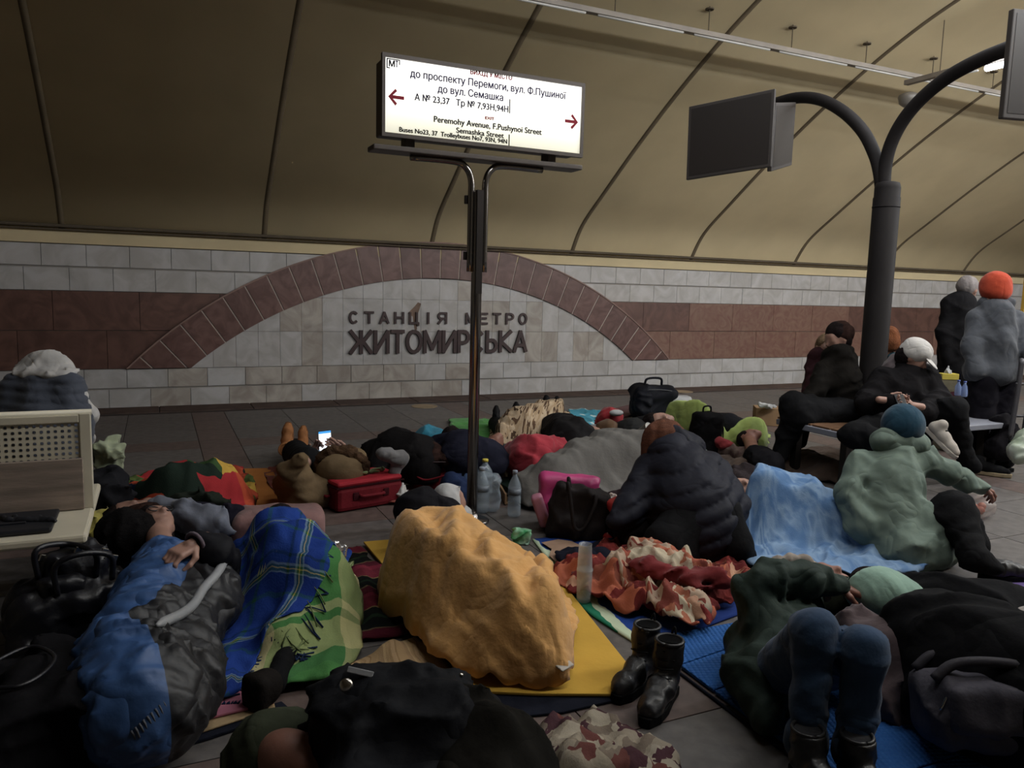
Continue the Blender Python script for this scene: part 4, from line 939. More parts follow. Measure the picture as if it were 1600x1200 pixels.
whc = cloth('#a3a3a3'); j = sdf('white_sweater', chain((P(672, 782, .22), .06), (P(700, 778, .26), .07), (P(718, 800, .16), .05), (P(728, 818, .06), .04)), whc, None, disp=folds(16, .012, 9), floor=.004); tag(j, 'white crumpled sweater by the foot of the sign pole', 'sweater')

# ================================================================ FOREGROUND SLEEPER IN BLACK
e = person('sleeper in a black jacket and olive hood lying at the bottom of the photo', [
    ('jacket', mat('jacket_black', '#121317', rough=.7, bump=.3, scale=30, var=.2, crease=.4), hills((560, 1050, .42, .15), (605, 1055, .43, .19), (680, 1075, .41, .19), (730, 1095, .40, .18))+hills((550, 1085, .34, .13), (515, 1115, .26, .10), (480, 1125, .2, .08))+hills((590, 1170, .34, .2), (700, 1220, .30, .2)), {'disp': folds(11, .016, 2), 'amp': .03}),
    ('trousers', cloth('#15130f'), hills((735, 1085, .39, .16), (760, 1120, .38, .17), (770, 1200, .34, .15), (750, 1290, .26, .13))+hills((720, 1190, .3, .17), (740, 1300, .2, .14)), {'disp': folds(10, .014, 7), 'amp': .03}),
    ('hood', cloth('#353a2b'), [ell(P(430, 1190, .15), (.13, .11, .13), rotz(.3))]+chain((P(410, 1180, .15), .10), (P(455, 1165, .16), .10)), {'disp': folds(11, .012, 5)})],
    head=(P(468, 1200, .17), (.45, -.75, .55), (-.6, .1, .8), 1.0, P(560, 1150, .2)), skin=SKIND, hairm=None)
jp = hills((560, 1050, .42, .15), (605, 1055, .43, .19), (680, 1075, .41, .19))+hills((550, 1085, .34, .13), (515, 1115, .26, .10))
q = hit(jp, 563, 1050); MB().box((-.035, -.003, -.008), (.035, .008, .008), rotz(-.45)@roty(.2)@rotx(-.6), q).make('reflective_tab', sil, e, bevel=.002)
q = hit(jp, 541, 1071); MB().lathe(q, [(.018, -.004), (.018, .006), (.012, .010), (.001, .010)], 14, rotz(-.4)@rotx(1.0)).make('button', metalb, e, True)
q = hit(jp, 720, 1056); MB().lathe(q, [(.007, 0), (.007, .006), (.001, .008)], 10).make('button', metalb, e, True)
ct = pattern('patches_beige', 'cells', [(0, '#857a69'), (.28, '#6d6053'), (.46, '#43292f'), (.6, '#8d826f'), (.76, '#5e3530'), (.88, '#958b79')], scale=14, distort=.16)
j = drape('patterned_blanket', ct, [(835, 1135, .05), (835, 1190, .05), (840, 1290, .05)], [(935, 1112, .03), (1010, 1140, .03), (1080, 1230, .03)], hills((870, 1140, .08, .07), (900, 1200, .10, .09), (980, 1200, .08, .06)), fa=.03, ff=16, seed=14, lift=.016); tag(j, 'beige and maroon patterned blanket heap at the bottom edge of the photo', 'blanket')

# ================================================================ BOOTS AND SHOES
sole_m = mat('rubber_black', '#0d0d0e', rough=.7, bump=.1, var=.1); bootl = mat('boot_leather', '#111013', rough=.5, bump=.2, scale=50, var=.2, coat=.08)
def boot(heel, yaw, label=None, parent=None, m=None, sm=None, group=None, s=1., R0=None, shaft=.13, name='ankle_boot', lc=True, loc_named=False):
    h = np.array(heel, float); R = rotz(yaw) if R0 is None else R0
    def q(x, y, z): return h+R@(np.array([x, y, z])*s)
    e = parent
    if parent is None: e = empty(name, h); tag(e, label, 'boot' if 'boot' in name else 'shoe', group)
    pn = 'upper' if parent is None else name
    m = m or bootl
    up = sdf(pn, chain((q(.04, 0, .07), .040*s), (q(.12, 0, .065), .043*s), (q(.20, 0, .05), .038*s), (q(.235, 0, .045), .032*s))+chain((q(.055, 0, .08), .043*s), (q(.05, 0, .12+shaft*.3), .047*s), (q(.046, 0, .10+shaft), .052*s)), m, e, res=.007, k=.03, disp=folds(30, .003, int(abs(h[0])*100)), amp=.004, cut=(q(.045, 0, .085+shaft), R@np.array([0, 0, 1.])))
    tgt = up if parent is not None else e
    if shaft > .08:
        ring = [q(.046+.046*cos(t), .047*sin(t), .086+shaft) for t in np.linspace(0, 2*pi, 21)]
        MB().tube(ring, .007*s, 6).make('collar', m, tgt, True)
        if parent is None: MB().prism([q(.046+.041*cos(t), .042*sin(t), .0865+shaft) for t in np.linspace(0, 2*pi, 17)[:-1]], (0, 0, 0), R@np.array([0, 0, .001])).make('opening_disc', mat('opening_shade', '#070708', rough=1, bump=0, var=0), tgt)  # flat dark disc painted as the shade inside the boot opening
    o = MB(); pts = [(.0, -.032), (.0, .032), (.08, .036), (.15, .045), (.22, .042), (.27, .02), (.275, 0), (.27, -.02), (.22, -.042), (.15, -.045), (.08, -.036)]
    w_ = [q(a, b, 0.002) for a, b in pts]; o.prism(w_, (0, 0, 0), R@np.array([0, 0, .034*s])); o.make('sole', sm or sole_m, tgt, bevel=.004)
    if lc and parent is None:
        for k in range(5):
            x = .115-.011*k; z = .105+.028*k
            MB().tube([q(x-.005, -.035, z), q(x+.012+.0*k, 0, z+.004), q(x-.005, .035, z+.006)], .0028*s, 5).make('lace', sm or sole_m, e, True)
        MB().tube(smoothpts([q(.004, -.01, .08+shaft), q(-.006, 0, .115+shaft), q(.004, .01, .08+shaft)], 4), .004*s, 6).make('pull_tab', sole_m, e, True)
    return up
a1 = P(1020, 1062); a2 = P(975, 1100); yw = math.atan2(*(a2-a1)[:2][::-1])
boot(P(1016, 1055), yw, 'left boot of the black lace-up pair standing by the yellow mat', group='black boot pair', s=1.0)
boot(P(1048, 1082), yw+.12, 'right boot of the black lace-up pair, nearest the blue textured mat', group='black boot pair', s=1.02)

# ================================================================ GREEN-BLUE MAT WITH THE FLORAL HEAP
sm_ = pattern('mat_swirls', 'stripeu', [(0, '#14795a'), (.13, '#b9c9a8'), (.19, '#1a3f8c'), (.62, '#1a3f8c'), (.64, '#1d3576'), (.9, '#1a3f8c')], pu=1.02, distort=.12, bump=.15)
j = drape('printed_mat', sm_, [(832, 842, .01), (868, 890, .01), (905, 945, .01), (1008, 1014, .01)], [(985, 826, .01), (1060, 860, .01), (1130, 900, .01), (1165, 955, .01)], [], fa=.001, seed=3, lift=.010, thick=.008, hem=0, res=.025)
V_ = j.data.uv_layers[0].data
us = np.empty(len(V_)*2, np.float32); V_.foreach_get('uv', us); us = us.reshape(-1, 2); us[:, 0] -= us[:, 0].min(); us[:, 0] /= us[:, 0].max(); V_.foreach_set('uv', us.ravel())
tag(j, 'blue play mat with a green and white wavy border', 'mat')
crp = mat('print_beige', '#a5846c', rough=.9, var=.2, bump=.1)
MB().prism([P(x, y, .022) for x, y in [(846, 848), (872, 843), (893, 846), (915, 856), (925, 870), (900, 868), (885, 876), (900, 890), (905, 902), (888, 898), (876, 886), (868, 878), (858, 868), (862, 858)]], (0, 0, 0), (0, 0, .002)).make('printed_motif', crp, j)
nv = cloth('#191a28'); j = drape('navy_garment', nv, [(872, 865, .02), (888, 890, .02), (915, 905, .02)], [(960, 845, .02), (975, 870, .02), (965, 890, .02)], hills((905, 872, .05, .06), (940, 868, .07, .06)), fa=.02, seed=61, lift=.03, hem=.05, res=.012); tag(j, 'dark navy garment lying on the blue play mat', 'clothes')
fl_ = pattern('floral_red', 'cells', [(0, '#6a2320'), (.42, '#7c2a26'), (.55, '#a8583c'), (.72, '#b08468'), (.82, '#5e1f1e'), (.92, '#8a4a38')], scale=7, distort=.35)
caph = hills((900, 885, .07, .06), (960, 890, .12, .09), (1030, 885, .14, .10), (1100, 905, .12, .09))+hills((990, 865, .12, .08), (1060, 880, .14, .08))+hills((980, 930, .08, .07), (1080, 950, .08, .08))
j = drape('floral_blanket', fl_, [(866, 902, .02), (890, 930, .02), (960, 952, .02), (1040, 968, .02), (1098, 990, .02)], [(975, 838, .02), (1020, 846, .02), (1080, 860, .02), (1140, 885, .02), (1172, 915, .02)], caph, res=.011, fa=.034, ff=15, seed=19, lift=.03, hem=.05, thick=.008); tag(j, 'red and orange floral blanket heaped on the blue play mat', 'blanket')
cl_ = pattern('floral_cream', 'cells', [(0, '#9c5a40'), (.25, '#a8907a'), (.55, '#8f4634'), (.68, '#b0a288'), (.88, '#7a3a30')], scale=10, distort=.3)
j = drape('floral_scarf', cl_, [(940, 925, .03), (1000, 955, .03), (1075, 985, .03), (1090, 990, .03)], [(965, 880, .03), (1030, 890, .03), (1095, 905, .03), (1120, 935, .03)], caph, res=.011, fa=.032, ff=17, seed=23, lift=.052, hem=.05, thick=.006); tag(j, 'cream and orange floral cloth crumpled on the front of the floral heap', 'cloth')
rw = cloth('#6e1d1f'); j = sdf('red_cloth', hills((905, 893, .09, .035), (960, 882, .13, .045), (1010, 875, .2, .045), (1080, 885, .22, .045), (1130, 890, .2, .04)), rw, None, disp=folds(22, .014, 3), res=.011); tag(j, 'dark red cloth twisted along the top of the floral heap', 'cloth')

# clear plastic tumbler
glass = mat('clear_plastic', '#b9c0c2', rough=.12, alpha=.32, bump=0, var=0); 
c_ = P(912, 938, .02); lean = roty(-.02)@rotx(.02)
tm = empty('plastic_cup', c_); tag(tm, 'tall clear plastic cup standing on the front edge of the floral heap', 'cup')
MB().lathe(c_, [(.032, 0), (.034, .012), (.037, .14), (.030, .27), (.031, .275), (.0295, .275), (.0355, .14), (.032, .016), (.001, .016)], 24, lean).make('wall', glass, tm, True)
MB().lathe(c_+np.array([0, 0, .145]), [(.0385, 0), (.0385, .008), (.037, .008)], 24, lean).make('ring', glass, tm, True)

# blue textured mat with its cell relief
bm_ = mat('mat_blue', '#215fa8', rough=.6, bump=0, var=.06)
nt = bm_.node_tree; N = nt.nodes; L = nt.links; tcn = N.new('ShaderNodeTexCoord'); mpp = N.new('ShaderNodeMapping'); mpp.inputs['Rotation'].default_value = (0, 0, .35); L.new(tcn.outputs['Object'], mpp.inputs[0])
ck = N.new('ShaderNodeTexVoronoi'); ck.inputs['Scale'].default_value = 52; ck.inputs['Randomness'].default_value = .12; L.new(mpp.outputs[0], ck.inputs['Vector'])
bpn = N.new('ShaderNodeBump'); bpn.inputs['Strength'].default_value = 1; bpn.inputs['Distance'].default_value = .012; bpn.invert = True; L.new(ck.outputs['Distance'], bpn.inputs['Height']); L.new(bpn.outputs[0], N['Principled BSDF'].inputs['Normal'])
bmat = empty('folding_mat', (*P(1200, 1080)[:2], 0)); tag(bmat, 'bright blue textured folding mat under the person in jeans', 'mat')
A0, A1 = P(1052, 994, 0), P(1145, 978, 0); dirL = P(1160, 1116, 0)-P(1072, 1054, 0); dirL /= np.linalg.norm(dirL)
B0 = P(1072, 1056, 0)
# panels between the fold lines, from the pictured corner towards the lower right
edgeL = [(1052, 994), (1062, 1045), (1115, 1085), (1175, 1130), (1245, 1180), (1330, 1240), (1420, 1310)]
edgeR = [(1150, 977), (1235, 985), (1330, 1010), (1410, 1045), (1500, 1090), (1620, 1150), (1720, 1220)]
for i in range(6):
    a, b, c, d = edgeL[i], edgeL[i+1], edgeR[i+1], edgeR[i]
    pa, pb_, pc, pd_ = [P(*q, 0) for q in (a, b, c, d)]; k = .012
    q = [pa*(1-k)+pb_*k, pb_*(1-k)+pa*k, pc*(1-k)+pd_*k, pd_*(1-k)+pc*k]
    MB().prism([(u[0], u[1], .004) for u in q], (0, 0, 0), (0, 0, .014)).make('panel', bm_, bmat, bevel=.005)
MB().tube([P(x, y, .006) for x, y in [(1050, 1000), (1060, 1050), (1113, 1090), (1173, 1136), (1243, 1187), (1328, 1248)]], .006, 6).make('dark_edge', navy, bmat, True)
tag(mat_poly('purple_mat', cloth('#5e4a86'), [(1530, 905), (1575, 890), (1660, 900), (1640, 925)], z=.001, th=.012), 'purple mat at the right edge behind the black coat', 'mat')

# ================================================================ PERSON IN JEANS
denim = cloth('#29405c', rough=.8); dg = mat('coat_dark_green', '#2a3630', rough=.7, bump=.25, scale=35, var=.2, crease=.4)
kneeL, kneeR = P(1273, 985, .44), P(1352, 1012, .42); anL, anR = P(1260, 1150, .13), P(1334, 1165, .12); hip = P(1240, 1045, .16)
e = person('person in jeans and dark green coat on the blue mat, knees up, arm over head', [
    ('jeans', denim, chain((hip+np.array([-.06, 0, 0]), .10), (kneeL, .070), (anL, .056))+chain((hip+np.array([.14, .0, 0]), .10), (kneeR, .068), (anR, .054)), {'k': .008, 'disp': folds(16, .005, 3), 'floor': .02, 'res': .010}),
    ('coat', dg, chain((P(1220, 1050, .15), .14), (P(1222, 1005, .16), .15), (P(1235, 962, .16), .14), (P(1255, 930, .16), .11))+chain((P(1178, 1010, .13), .12), (P(1174, 1060, .10), .095), (P(1198, 1118, .07), .065))+
        chain((P(1185, 975, .24), .09), (P(1172, 925, .34), .078), (P(1200, 903, .39), .07))+chain((P(1200, 903, .39), .07), (P(1255, 903, .37), .065), (P(1302, 912, .32), .052)), {'k': .03, 'disp': folds(13, .011, 6), 'floor': .02, 'amp': .03})],
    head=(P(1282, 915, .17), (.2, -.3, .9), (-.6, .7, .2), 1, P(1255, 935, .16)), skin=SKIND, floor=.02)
sdf('hood_rim', chain(*[(P(x, y, z), .022) for x, y, z in [(1202, 892, .36), (1213, 880, .38), (1235, 874, .39), (1258, 877, .38), (1274, 888, .35), (1281, 902, .30)]]), cloth('#8b8075'), e, disp=fur(.006, 90), res=.009, k=.02)
hand('hand', e, P(1304, 912, .32), _r*.9-np.array([0, 0, .35]), (0, 0, -1), curl=.7, m=SKIND)
for an in (anL, anR):
    boot((an[0]-.03, an[1]+.0, .019), math.atan2(-_f[1], -_f[0])+.15, parent=e, shaft=.09, s=.95, name='boot')
sdf('jeans_cuff', chain((anL+np.array([0, 0, -.0]), .064), (anL+np.array([.0, 0, -.02]), .066)), denim, e, res=.01); sdf('jeans_cuff', chain((anR, .062), (anR+np.array([.0, 0, -.02]), .064)), denim, e, res=.01)
j = sdf('olive_garment', hills((1310, 895, .30, .12), (1350, 905, .26, .12), (1400, 925, .15, .1)), cloth('#22251a'), None, disp=folds(14, .014, 3), floor=.004); tag(j, 'dark olive garment between the jeans wearer and the mint knitted hat', 'clothes')
j = sdf('beige_cloth', chain((P(1255, 918, .3), .03), (P(1290, 925, .28), .03)), cloth('#7d6a5c'), None, disp=folds(25, .01, 3), res=.009); 
j.parent = e; j.name = 'scarf'; j.location = tuple(np.array(j.location)-np.array(e.location))

# ================================================================ PERSON IN BLACK COAT WITH THE MINT HAT
mint = cloth('#86a796'); 
e = person('person lying in a black coat at the right, wearing a mint knitted hat', [
    ('coat', cloth('#0f0f12'), hills((1470, 925, .42, .18), (1540, 950, .44, .22), (1620, 985, .42, .22), (1720, 1040, .36, .2))+hills((1420, 905, .30, .14), (1480, 905, .34, .17), (1560, 915, .36, .18), (1620, 930, .30, .16))+hills((1500, 1010, .3, .18), (1580, 1060, .26, .18)), {'disp': folds(9, .012, 4), 'amp': .03}),
    ('scarf', cloth('#544648'), hills((1345, 955, .30, .09), (1390, 975, .30, .11), (1440, 1015, .24, .10), (1420, 1050, .16, .10))+hills((1370, 1010, .22, .10), (1400, 1060, .14, .09)), {'disp': folds(14, .016, 8), 'amp': .03})],
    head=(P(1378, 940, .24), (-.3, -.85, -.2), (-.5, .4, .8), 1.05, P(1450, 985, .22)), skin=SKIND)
sdf('knitted_hat', [ell(P(1385, 930, .27), (.155, .12, .105), rotz(-.45)@roty(.25)), ell(P(1360, 930, .25), (.09, .08, .07), rotz(-.4))], mint, e, disp=lambda X, Y, Z: -.006*(1-2*np.abs(wr(X, Y, Z, 16, 4)))-.0015*np.sin(X*260), amp=.015, res=.010)
j = sdf('white_hat', [ell(P(1606, 990, .27), (.10, .09, .10))], cloth('#a59c97'), None, disp=folds(22, .012, 3)); tag(j, 'off-white knitted hat at the right edge above the backpack', 'hat')
# backpack
bkm = mat('backpack_grey', '#45434c', rough=.7, bump=.3, scale=50, var=.15)
e = empty('backpack', (*P(1545, 1180)[:2], 0)); tag(e, 'dark grey backpack on the blue mat in the lower right corner', 'bag')
bR = rotz(-.55)@rotx(-.25); bc = P(1545, 1110, .17); bpr = [rbox(bc, (.22, .14, .12), bR, .07)]
sdf('body', bpr, bkm, e, disp=folds(11, .010, 14), floor=.02)
sdf('front_pocket', [rbox(bc+bR@np.array([-.03, -.12, .03]), (.15, .05, .08), bR, .04)], bkm, e, disp=folds(16, .006, 4), floor=.02)
for o_ in (-.08, .08):
    pts = [bc+bR@np.array([x, o_*.9-.02, z]) for x, z in [(-.20, .10), (-.14, .15), (-.02, .165), (.12, .15), (.2, .10)]]
    MB().tube(smoothpts(pts, 5), [.016]*21, 8).make('strap', mat('strap_grey', '#3a383e', rough=.6), e, True)
pts = [bc+bR@np.array([x, -.13, z]) for x, z in [(-.2, .02), (-.15, .085), (0, .10), (.15, .085), (.2, .02)]]
MB().tube(smoothpts(pts, 5), .004, 6).make('zipper', metalb, e, True)
j = sdf('pale_fluffy_cloth', hills((1442, 1078, .10, .035), (1448, 1105, .08, .03)), cloth('#6c6a7c'), None, disp=folds(30, .012, 9), res=.009, floor=.02); tag(j, 'small pale grey cloth at the left side of the backpack', 'cloth')

# ================================================================ LIGHT BLUE BLANKET SLEEPER
capn = hills((1192, 740, .40, .18), (1250, 757, .34, .16), (1305, 785, .25, .13), (1365, 835, .13, .08), (1415, 865, .08, .06))
e = person('sleeper under the light blue blanket, dark head behind the navy puffer jacket', [('jacket', blk, hills((1196, 752, .30, .11), (1250, 768, .26, .10)), {}), ('trousers', blk, hills((1262, 775, .20, .07), (1360, 842, .08, .035)), {})], head=(P(1152, 770, .19), (-.3, -.5, .7), (-.8, .4, 0), 1.05, P(1190, 775, .2)))
sdf('hair', [ell(P(1150, 760, .20), (.15, .12, .11), rotz(.3)), ell(P(1165, 740, .26), (.10, .10, .07))], mat('hair_dark_brown', '#2a2224', rough=.85, bump=.9, scale=90, var=.35, stretch=(1, 1, 5)), e, disp=fur(.012, 45), floor=.004)
lb = pattern('tie_dye_blue', 'blot', [(0, '#3a5c88'), (.42, '#5478a4'), (.58, '#7b98b8'), (.72, '#466a96')], scale=3.2, distort=1.6, rough=.97)
j = drape('light_blue_blanket', lb, [(1150, 862, .02), (1165, 888, .02), (1230, 900, .02), (1310, 902, .02), (1395, 900, .02), (1440, 902, .02)], [(1190, 770, .02), (1240, 775, .02), (1310, 790, .02), (1370, 815, .02), (1430, 855, .02), (1462, 885, .02)], capn, res=.014, fa=.022, ff=10, seed=52, lift=.03, aniso=(.7, 1.6), hem=.02, pw=5); tag(j, 'mottled light blue fleece blanket over a sleeper beside the mint coat', 'blanket')
rg = pattern('rug_print', 'cells', [(0, '#2a3550'), (.3, '#6a5648'), (.6, '#3a3038'), (.8, '#7b6a5a')], scale=16, distort=.1)
j = drape('printed_rug', rg, [(1140, 870, .01), (1160, 925, .01)], [(1200, 872, .01), (1260, 905, .01)], [], fa=.004, seed=3, lift=.008, hem=.02); tag(j, 'small dark printed cloth on the floor in front of the light blue blanket', 'cloth')

# ================================================================ CROUCHING PERSON IN NAVY PUFFER JACKET
np_ = mat('puffer_navy', '#20212b', rough=.6, bump=.2, scale=35, var=.15, crease=.3)
def S(x, y, d): return D(x, y, d)
e = person('person crouching in a navy puffer jacket, seen from behind, with copper hair', [
    ('trousers', blk, chain((S(1085, 810, 4.2), .17), (S(1040, 850, 4.05), .11), (S(1085, 872, 4.12), .07))+chain((S(1120, 810, 4.2), .15), (S(1145, 850, 4.15), .10), (S(1165, 868, 4.2), .06)), {}),
    ('puffer_jacket', np_, chain((S(1048, 712, 4.45), .14), (S(1062, 745, 4.4), .20), (S(1080, 790, 4.3), .245), (S(1090, 818, 4.25), .24))+chain((S(1110, 740, 4.45), .12), (S(1145, 790, 4.3), .10))+
       chain((S(1020, 735, 4.45), .11), (S(1000, 770, 4.35), .095), (S(982, 800, 4.25), .08), (S(965, 812, 4.2), .06)), {'disp': quilt((-.35, .1, 1), .085, .020, 3, a2=.006), 'amp': .04}),
    ('collar', np_, chain((S(1050, 692, 4.5), .11), (S(1075, 705, 4.5), .11)), {'disp': folds(14, .008, 4)})],
    head=(S(1036, 695, 4.55), (-.75, .3, -.6), (-.2, .3, 1), 1.05, S(1050, 715, 4.48)), hairm=mat('hair_copper', '#5e3827', rough=.85, bump=.9, scale=90, var=.3, stretch=(1, 1, 5)))
cop = mat('hair_copper', '#5e3827', rough=.85, bump=.9, scale=90, var=.3, stretch=(1, 1, 5))
sdf('hair', [ell(S(1038, 684, 4.52), (.125, .115, .11)), ell(S(1022, 702, 4.48), (.07, .07, .12), roty(.3))], cop, e, disp=fur(.008, 60))

# bags beside the crouching person
e = empty('tote_bag', S(900, 838, 4.55)); e.location.z = 0; tag(e, 'slouching dark brown tote bag with two handles in front of the pink bag', 'bag')
tb = mat('tote_dark', '#211c1c', rough=.65, bump=.2, scale=45, var=.15)
tR = rotz(-AZ-.1)@roty(.22); tc_ = S(903, 797, 4.55); tp = [rbox(tc_+np.array([0, 0, -.02]), (.17, .075, .17), tR, .04), rbox(tc_+np.array([.02, 0, -.11]), (.19, .11, .08), tR, .05)]
sdf('body', tp, tb, e, disp=folds(10, .012, 8), floor=.004)
for dy in (-.085, .03):
    pts = [tc_+tR@np.array([x, dy+y_, z]) for x, y_, z in [(-.09, 0, .12), (-.10, -.03, .17), (-.05, -.06, .05), (0, -.075, -.06), (.05, -.07, -.05), (.08, -.03, .08), (.07, 0, .14)]]
    MB().tube(smoothpts(pts, 5), .011, 8).make('handle', tb, e, True)
mg = mat('magenta_nylon', '#b0246c', rough=.45, bump=.2, scale=30, var=.1); pk = mat('pink_nylon', '#a8667c', rough=.5, bump=.2, scale=30, var=.1)
e = empty('shoulder_bag', S(888, 800, 4.75)); e.location.z = 0; tag(e, 'bright magenta bag with a pale pink side behind the dark tote', 'bag')
mc = S(888, 766, 4.75); sdf('body', [rbox(mc, (.19, .07, .10), rotz(-AZ)@roty(.05), .045), rbox(mc+np.array([.02, 0, -.12]), (.19, .09, .12), rotz(-AZ), .04)], mg, e, disp=folds(12, .008, 3), floor=.004)
sdf('side_panel', [rbox(S(845, 797, 4.66), (.035, .05, .10), rotz(-AZ)@roty(-.35), .02)], pk, e, res=.01)
redb = mat('red_nylon', '#a81d1c', rough=.4, bump=.15, scale=30, var=.1)
e = empty('sports_bag', S(985, 850, 4.4)); e.location.z = 0; tag(e, 'red and black sports bag at the knees of the crouching person', 'bag')
rc_ = S(985, 815, 4.38); sdf('body', [rbox(rc_+np.array([0, 0, -.02]), (.11, .15, .11), rotz(-AZ+.3), .06)], cloth('#141012'), e, disp=folds(12, .008, 5), floor=.004)
sdf('top_flap', [rbox(rc_+np.array([0, 0, .10]), (.11, .14, .035), rotz(-AZ+.3)@roty(-.3), .03)], redb, e, disp=folds(15, .006, 5), res=.01)
sdf('base', [rbox(np.array([rc_[0], rc_[1]-.02, .035]), (.12, .16, .03), rotz(-AZ+.3), .028)], redb, e, res=.01, floor=.004)
wp = pattern('carrier_bag_print', 'blot', [(0, '#b6b0a6'), (.5, '#b6b0a6'), (.54, '#a82a2a'), (.62, '#b6b0a6')], scale=8, distort=1)
cb = mat('carrier_white', '#b3ada2', rough=.4, bump=.4, scale=25, var=.5, col2='#9a2c2c', vscale=9)
j = sdf('carrier_bag', chain((S(955, 788, 4.6), .05), (S(962, 812, 4.55), .06), (S(958, 838, 4.5), .055)), cb, None, disp=folds(24, .018, 2), res=.01, floor=.004, amp=.03); tag(j, 'white and red plastic carrier bag between the tote and the sports bag', 'bag')
gp = mat('packet_green', '#1d8a4c', rough=.35, bump=.4, scale=25, var=.35, col2='#9cc4a8', vscale=12)
e = sdf('snack_packet', [rbox(S(814, 842, 4.42), (.055, .03, .055), rotz(-AZ)@roty(.15), .02)], gp, None, disp=folds(40, .008, 3), res=.006, floor=.004); tag(e, 'green and white crinkled packet at the corner of the blue play mat', 'packet')

# ================================================================ GREY BLANKET SLEEPER AND CARDBOARD
cbd = mat('cardboard_brown', '#8a6c4c', rough=.9, bump=.05, var=.1)
e = empty('cardboard_tray', P(830, 745)); tag(e, 'flattened cardboard box tray under the feet of the grey blanket', 'box')
a, b, c, d = P(762, 742), P(845, 712), P(905, 725), P(790, 790)
MB().prism([a, b, c, d], (0, 0, .003), (0, 0, .006)).make('bottom', cbd, e)
for p, q_ in ((a, b), (a, d), (b, c)):
    t_ = (q_-p)/np.linalg.norm(q_-p); nn = np.array([t_[1], -t_[0], 0])*.006
    MB().prism([p-nn, q_-nn, q_+nn, p+nn], (0, 0, .009), (0, 0, .07)).make('side', cbd, e)
e = empty('printed_carton', P(790, 775)); tag(e, 'dark green carton with white print under the end of the grey blanket', 'box')
a, b = P(768, 762), P(815, 792); t_ = (b-a)/np.linalg.norm(b-a); nn = np.array([-t_[1], t_[0], 0])
MB().prism([a, b, b+nn*.14, a+nn*.14], (0, 0, .004), (0, 0, .07)).make('body', mat('carton_green', '#12211b', rough=.6, var=.1), e, bevel=.003)
MB().prism([a+t_*.02-nn*.002, b-t_*.05-nn*.002, b-t_*.05-nn*.002+np.array([0, 0, .012]), a+t_*.02-nn*.002+np.array([0, 0, .012])], (0, 0, .022), -nn*.001).make('print_stripe', whc, e)
capg = hills((812, 752, .16, .09), (865, 722, .28, .13), (905, 700, .34, .16), (950, 682, .40, .19), (1005, 682, .40, .18))
e = person('sleeper under the plain grey blanket, with a pale cup shape at the head', [('jacket', drk, hills((950, 690, .33, .13), (1005, 692, .33, .13)), {}), ('trousers', drk, hills((825, 755, .11, .05), (930, 705, .26, .09)), {})])
gb = mat('blanket_grey', '#5f5c58', rough=.95, bump=.3, scale=40, var=.12, vscale=2.5)
j = drape('grey_blanket', gb, [(792, 775, .05), (830, 796, .02), (890, 800, .02), (945, 800, .02), (1010, 808, .02)], [(790, 745, .05), (850, 728, .02), (920, 716, .02), (975, 708, .02), (1040, 712, .02)], capg, res=.017, fa=.018, ff=10, seed=72, lift=.03, hem=.02); tag(j, 'plain grey woollen blanket over a sleeper in the middle of the floor', 'blanket')
j = sdf('dark_pullover', hills((940, 772, .12, .07), (985, 765, .14, .08)), cloth('#2b2023'), None, disp=folds(16, .014, 9), floor=.004); tag(j, 'dark maroon garment lying along the near edge of the grey blanket', 'clothes')
tag(mat_poly('cardboard', cbd, [(925, 775), (975, 765), (985, 790), (940, 800)], z=.002, th=.01), 'piece of beige cardboard between grey blanket and sports bag', 'cardboard')

# ================================================================ RED JACKET SLEEPER, LEOPARD BLANKET
redj = cloth('#9c2634'); 
leo = pattern('leopard', 'cells', [(0, '#b39a7a'), (.3, '#a48a68'), (.5, '#4a3628'), (.62, '#b8a284'), (.85, '#5c4432')], scale=17, distort=.12)
capl = hills((785, 668, .28, .15), (812, 648, .38, .18), (850, 638, .40, .17), (880, 634, .38, .15))
e = person('sleeper in a red jacket, leopard blanket over the back', [('jacket', redj, hills((812, 690, .30, .15), (835, 680, .40, .19), (865, 685, .36, .17))+hills((850, 705, .22, .13), (872, 715, .12, .09)), {'disp': folds(11, .014, 4), 'amp': .03}), ('trousers', blk, hills((800, 660, .3, .12), (775, 650, .15, .08)), {})], head=(P(770, 700, .14), (-.5, -.5, .5), (-.8, -.4, 0), 1), skin=SKIND)
j = drape('leopard_blanket', leo, [(762, 700, .06), (775, 715, .02), (800, 690, .36), (850, 662, .38), (880, 655, .3)], [(765, 672, .02), (790, 665, .02), (830, 655, .02), (865, 650, .02), (890, 648, .02)], capl, res=.02, fa=.022, ff=12, seed=33, lift=.04); tag(j, 'leopard print blanket behind the red jacket', 'blanket')
e = person('person in a black coat lying between the red jacket and the grey hat', [('coat', cloth('#1d1b1c'), hills((872, 642, .42, .16), (895, 655, .44, .19), (915, 690, .30, .15), (910, 712, .15, .1)), {'disp': folds(10, .012, 2)})], head=(P(935, 690, .17), (.1, -.7, .7), (.3, -.6, 0), 1))
sdf('knitted_hat', [ell(P(930, 684, .18), (.135, .12, .12))], cloth('#7f7c80'), e, disp=folds(20, .006, 2), floor=.004)
j = sdf('brown_hood', chain((P(948, 672, .26), .10), (P(965, 680, .2), .09)), cloth('#5e452f'), None, disp=folds(16, .010, 12), floor=.004); tag(j, 'brown hooded garment behind the grey knitted hat', 'clothes')
j = sdf('folded_magazine', [rbox(P(935, 695, .12), (.08, .05, .02), rotz(.4)@roty(.2), .008)], cloth('#8c8a80'), None, disp=folds(22, .008, 2), res=.009); tag(j, 'pale folded cloth in front of the grey knitted hat', 'cloth')
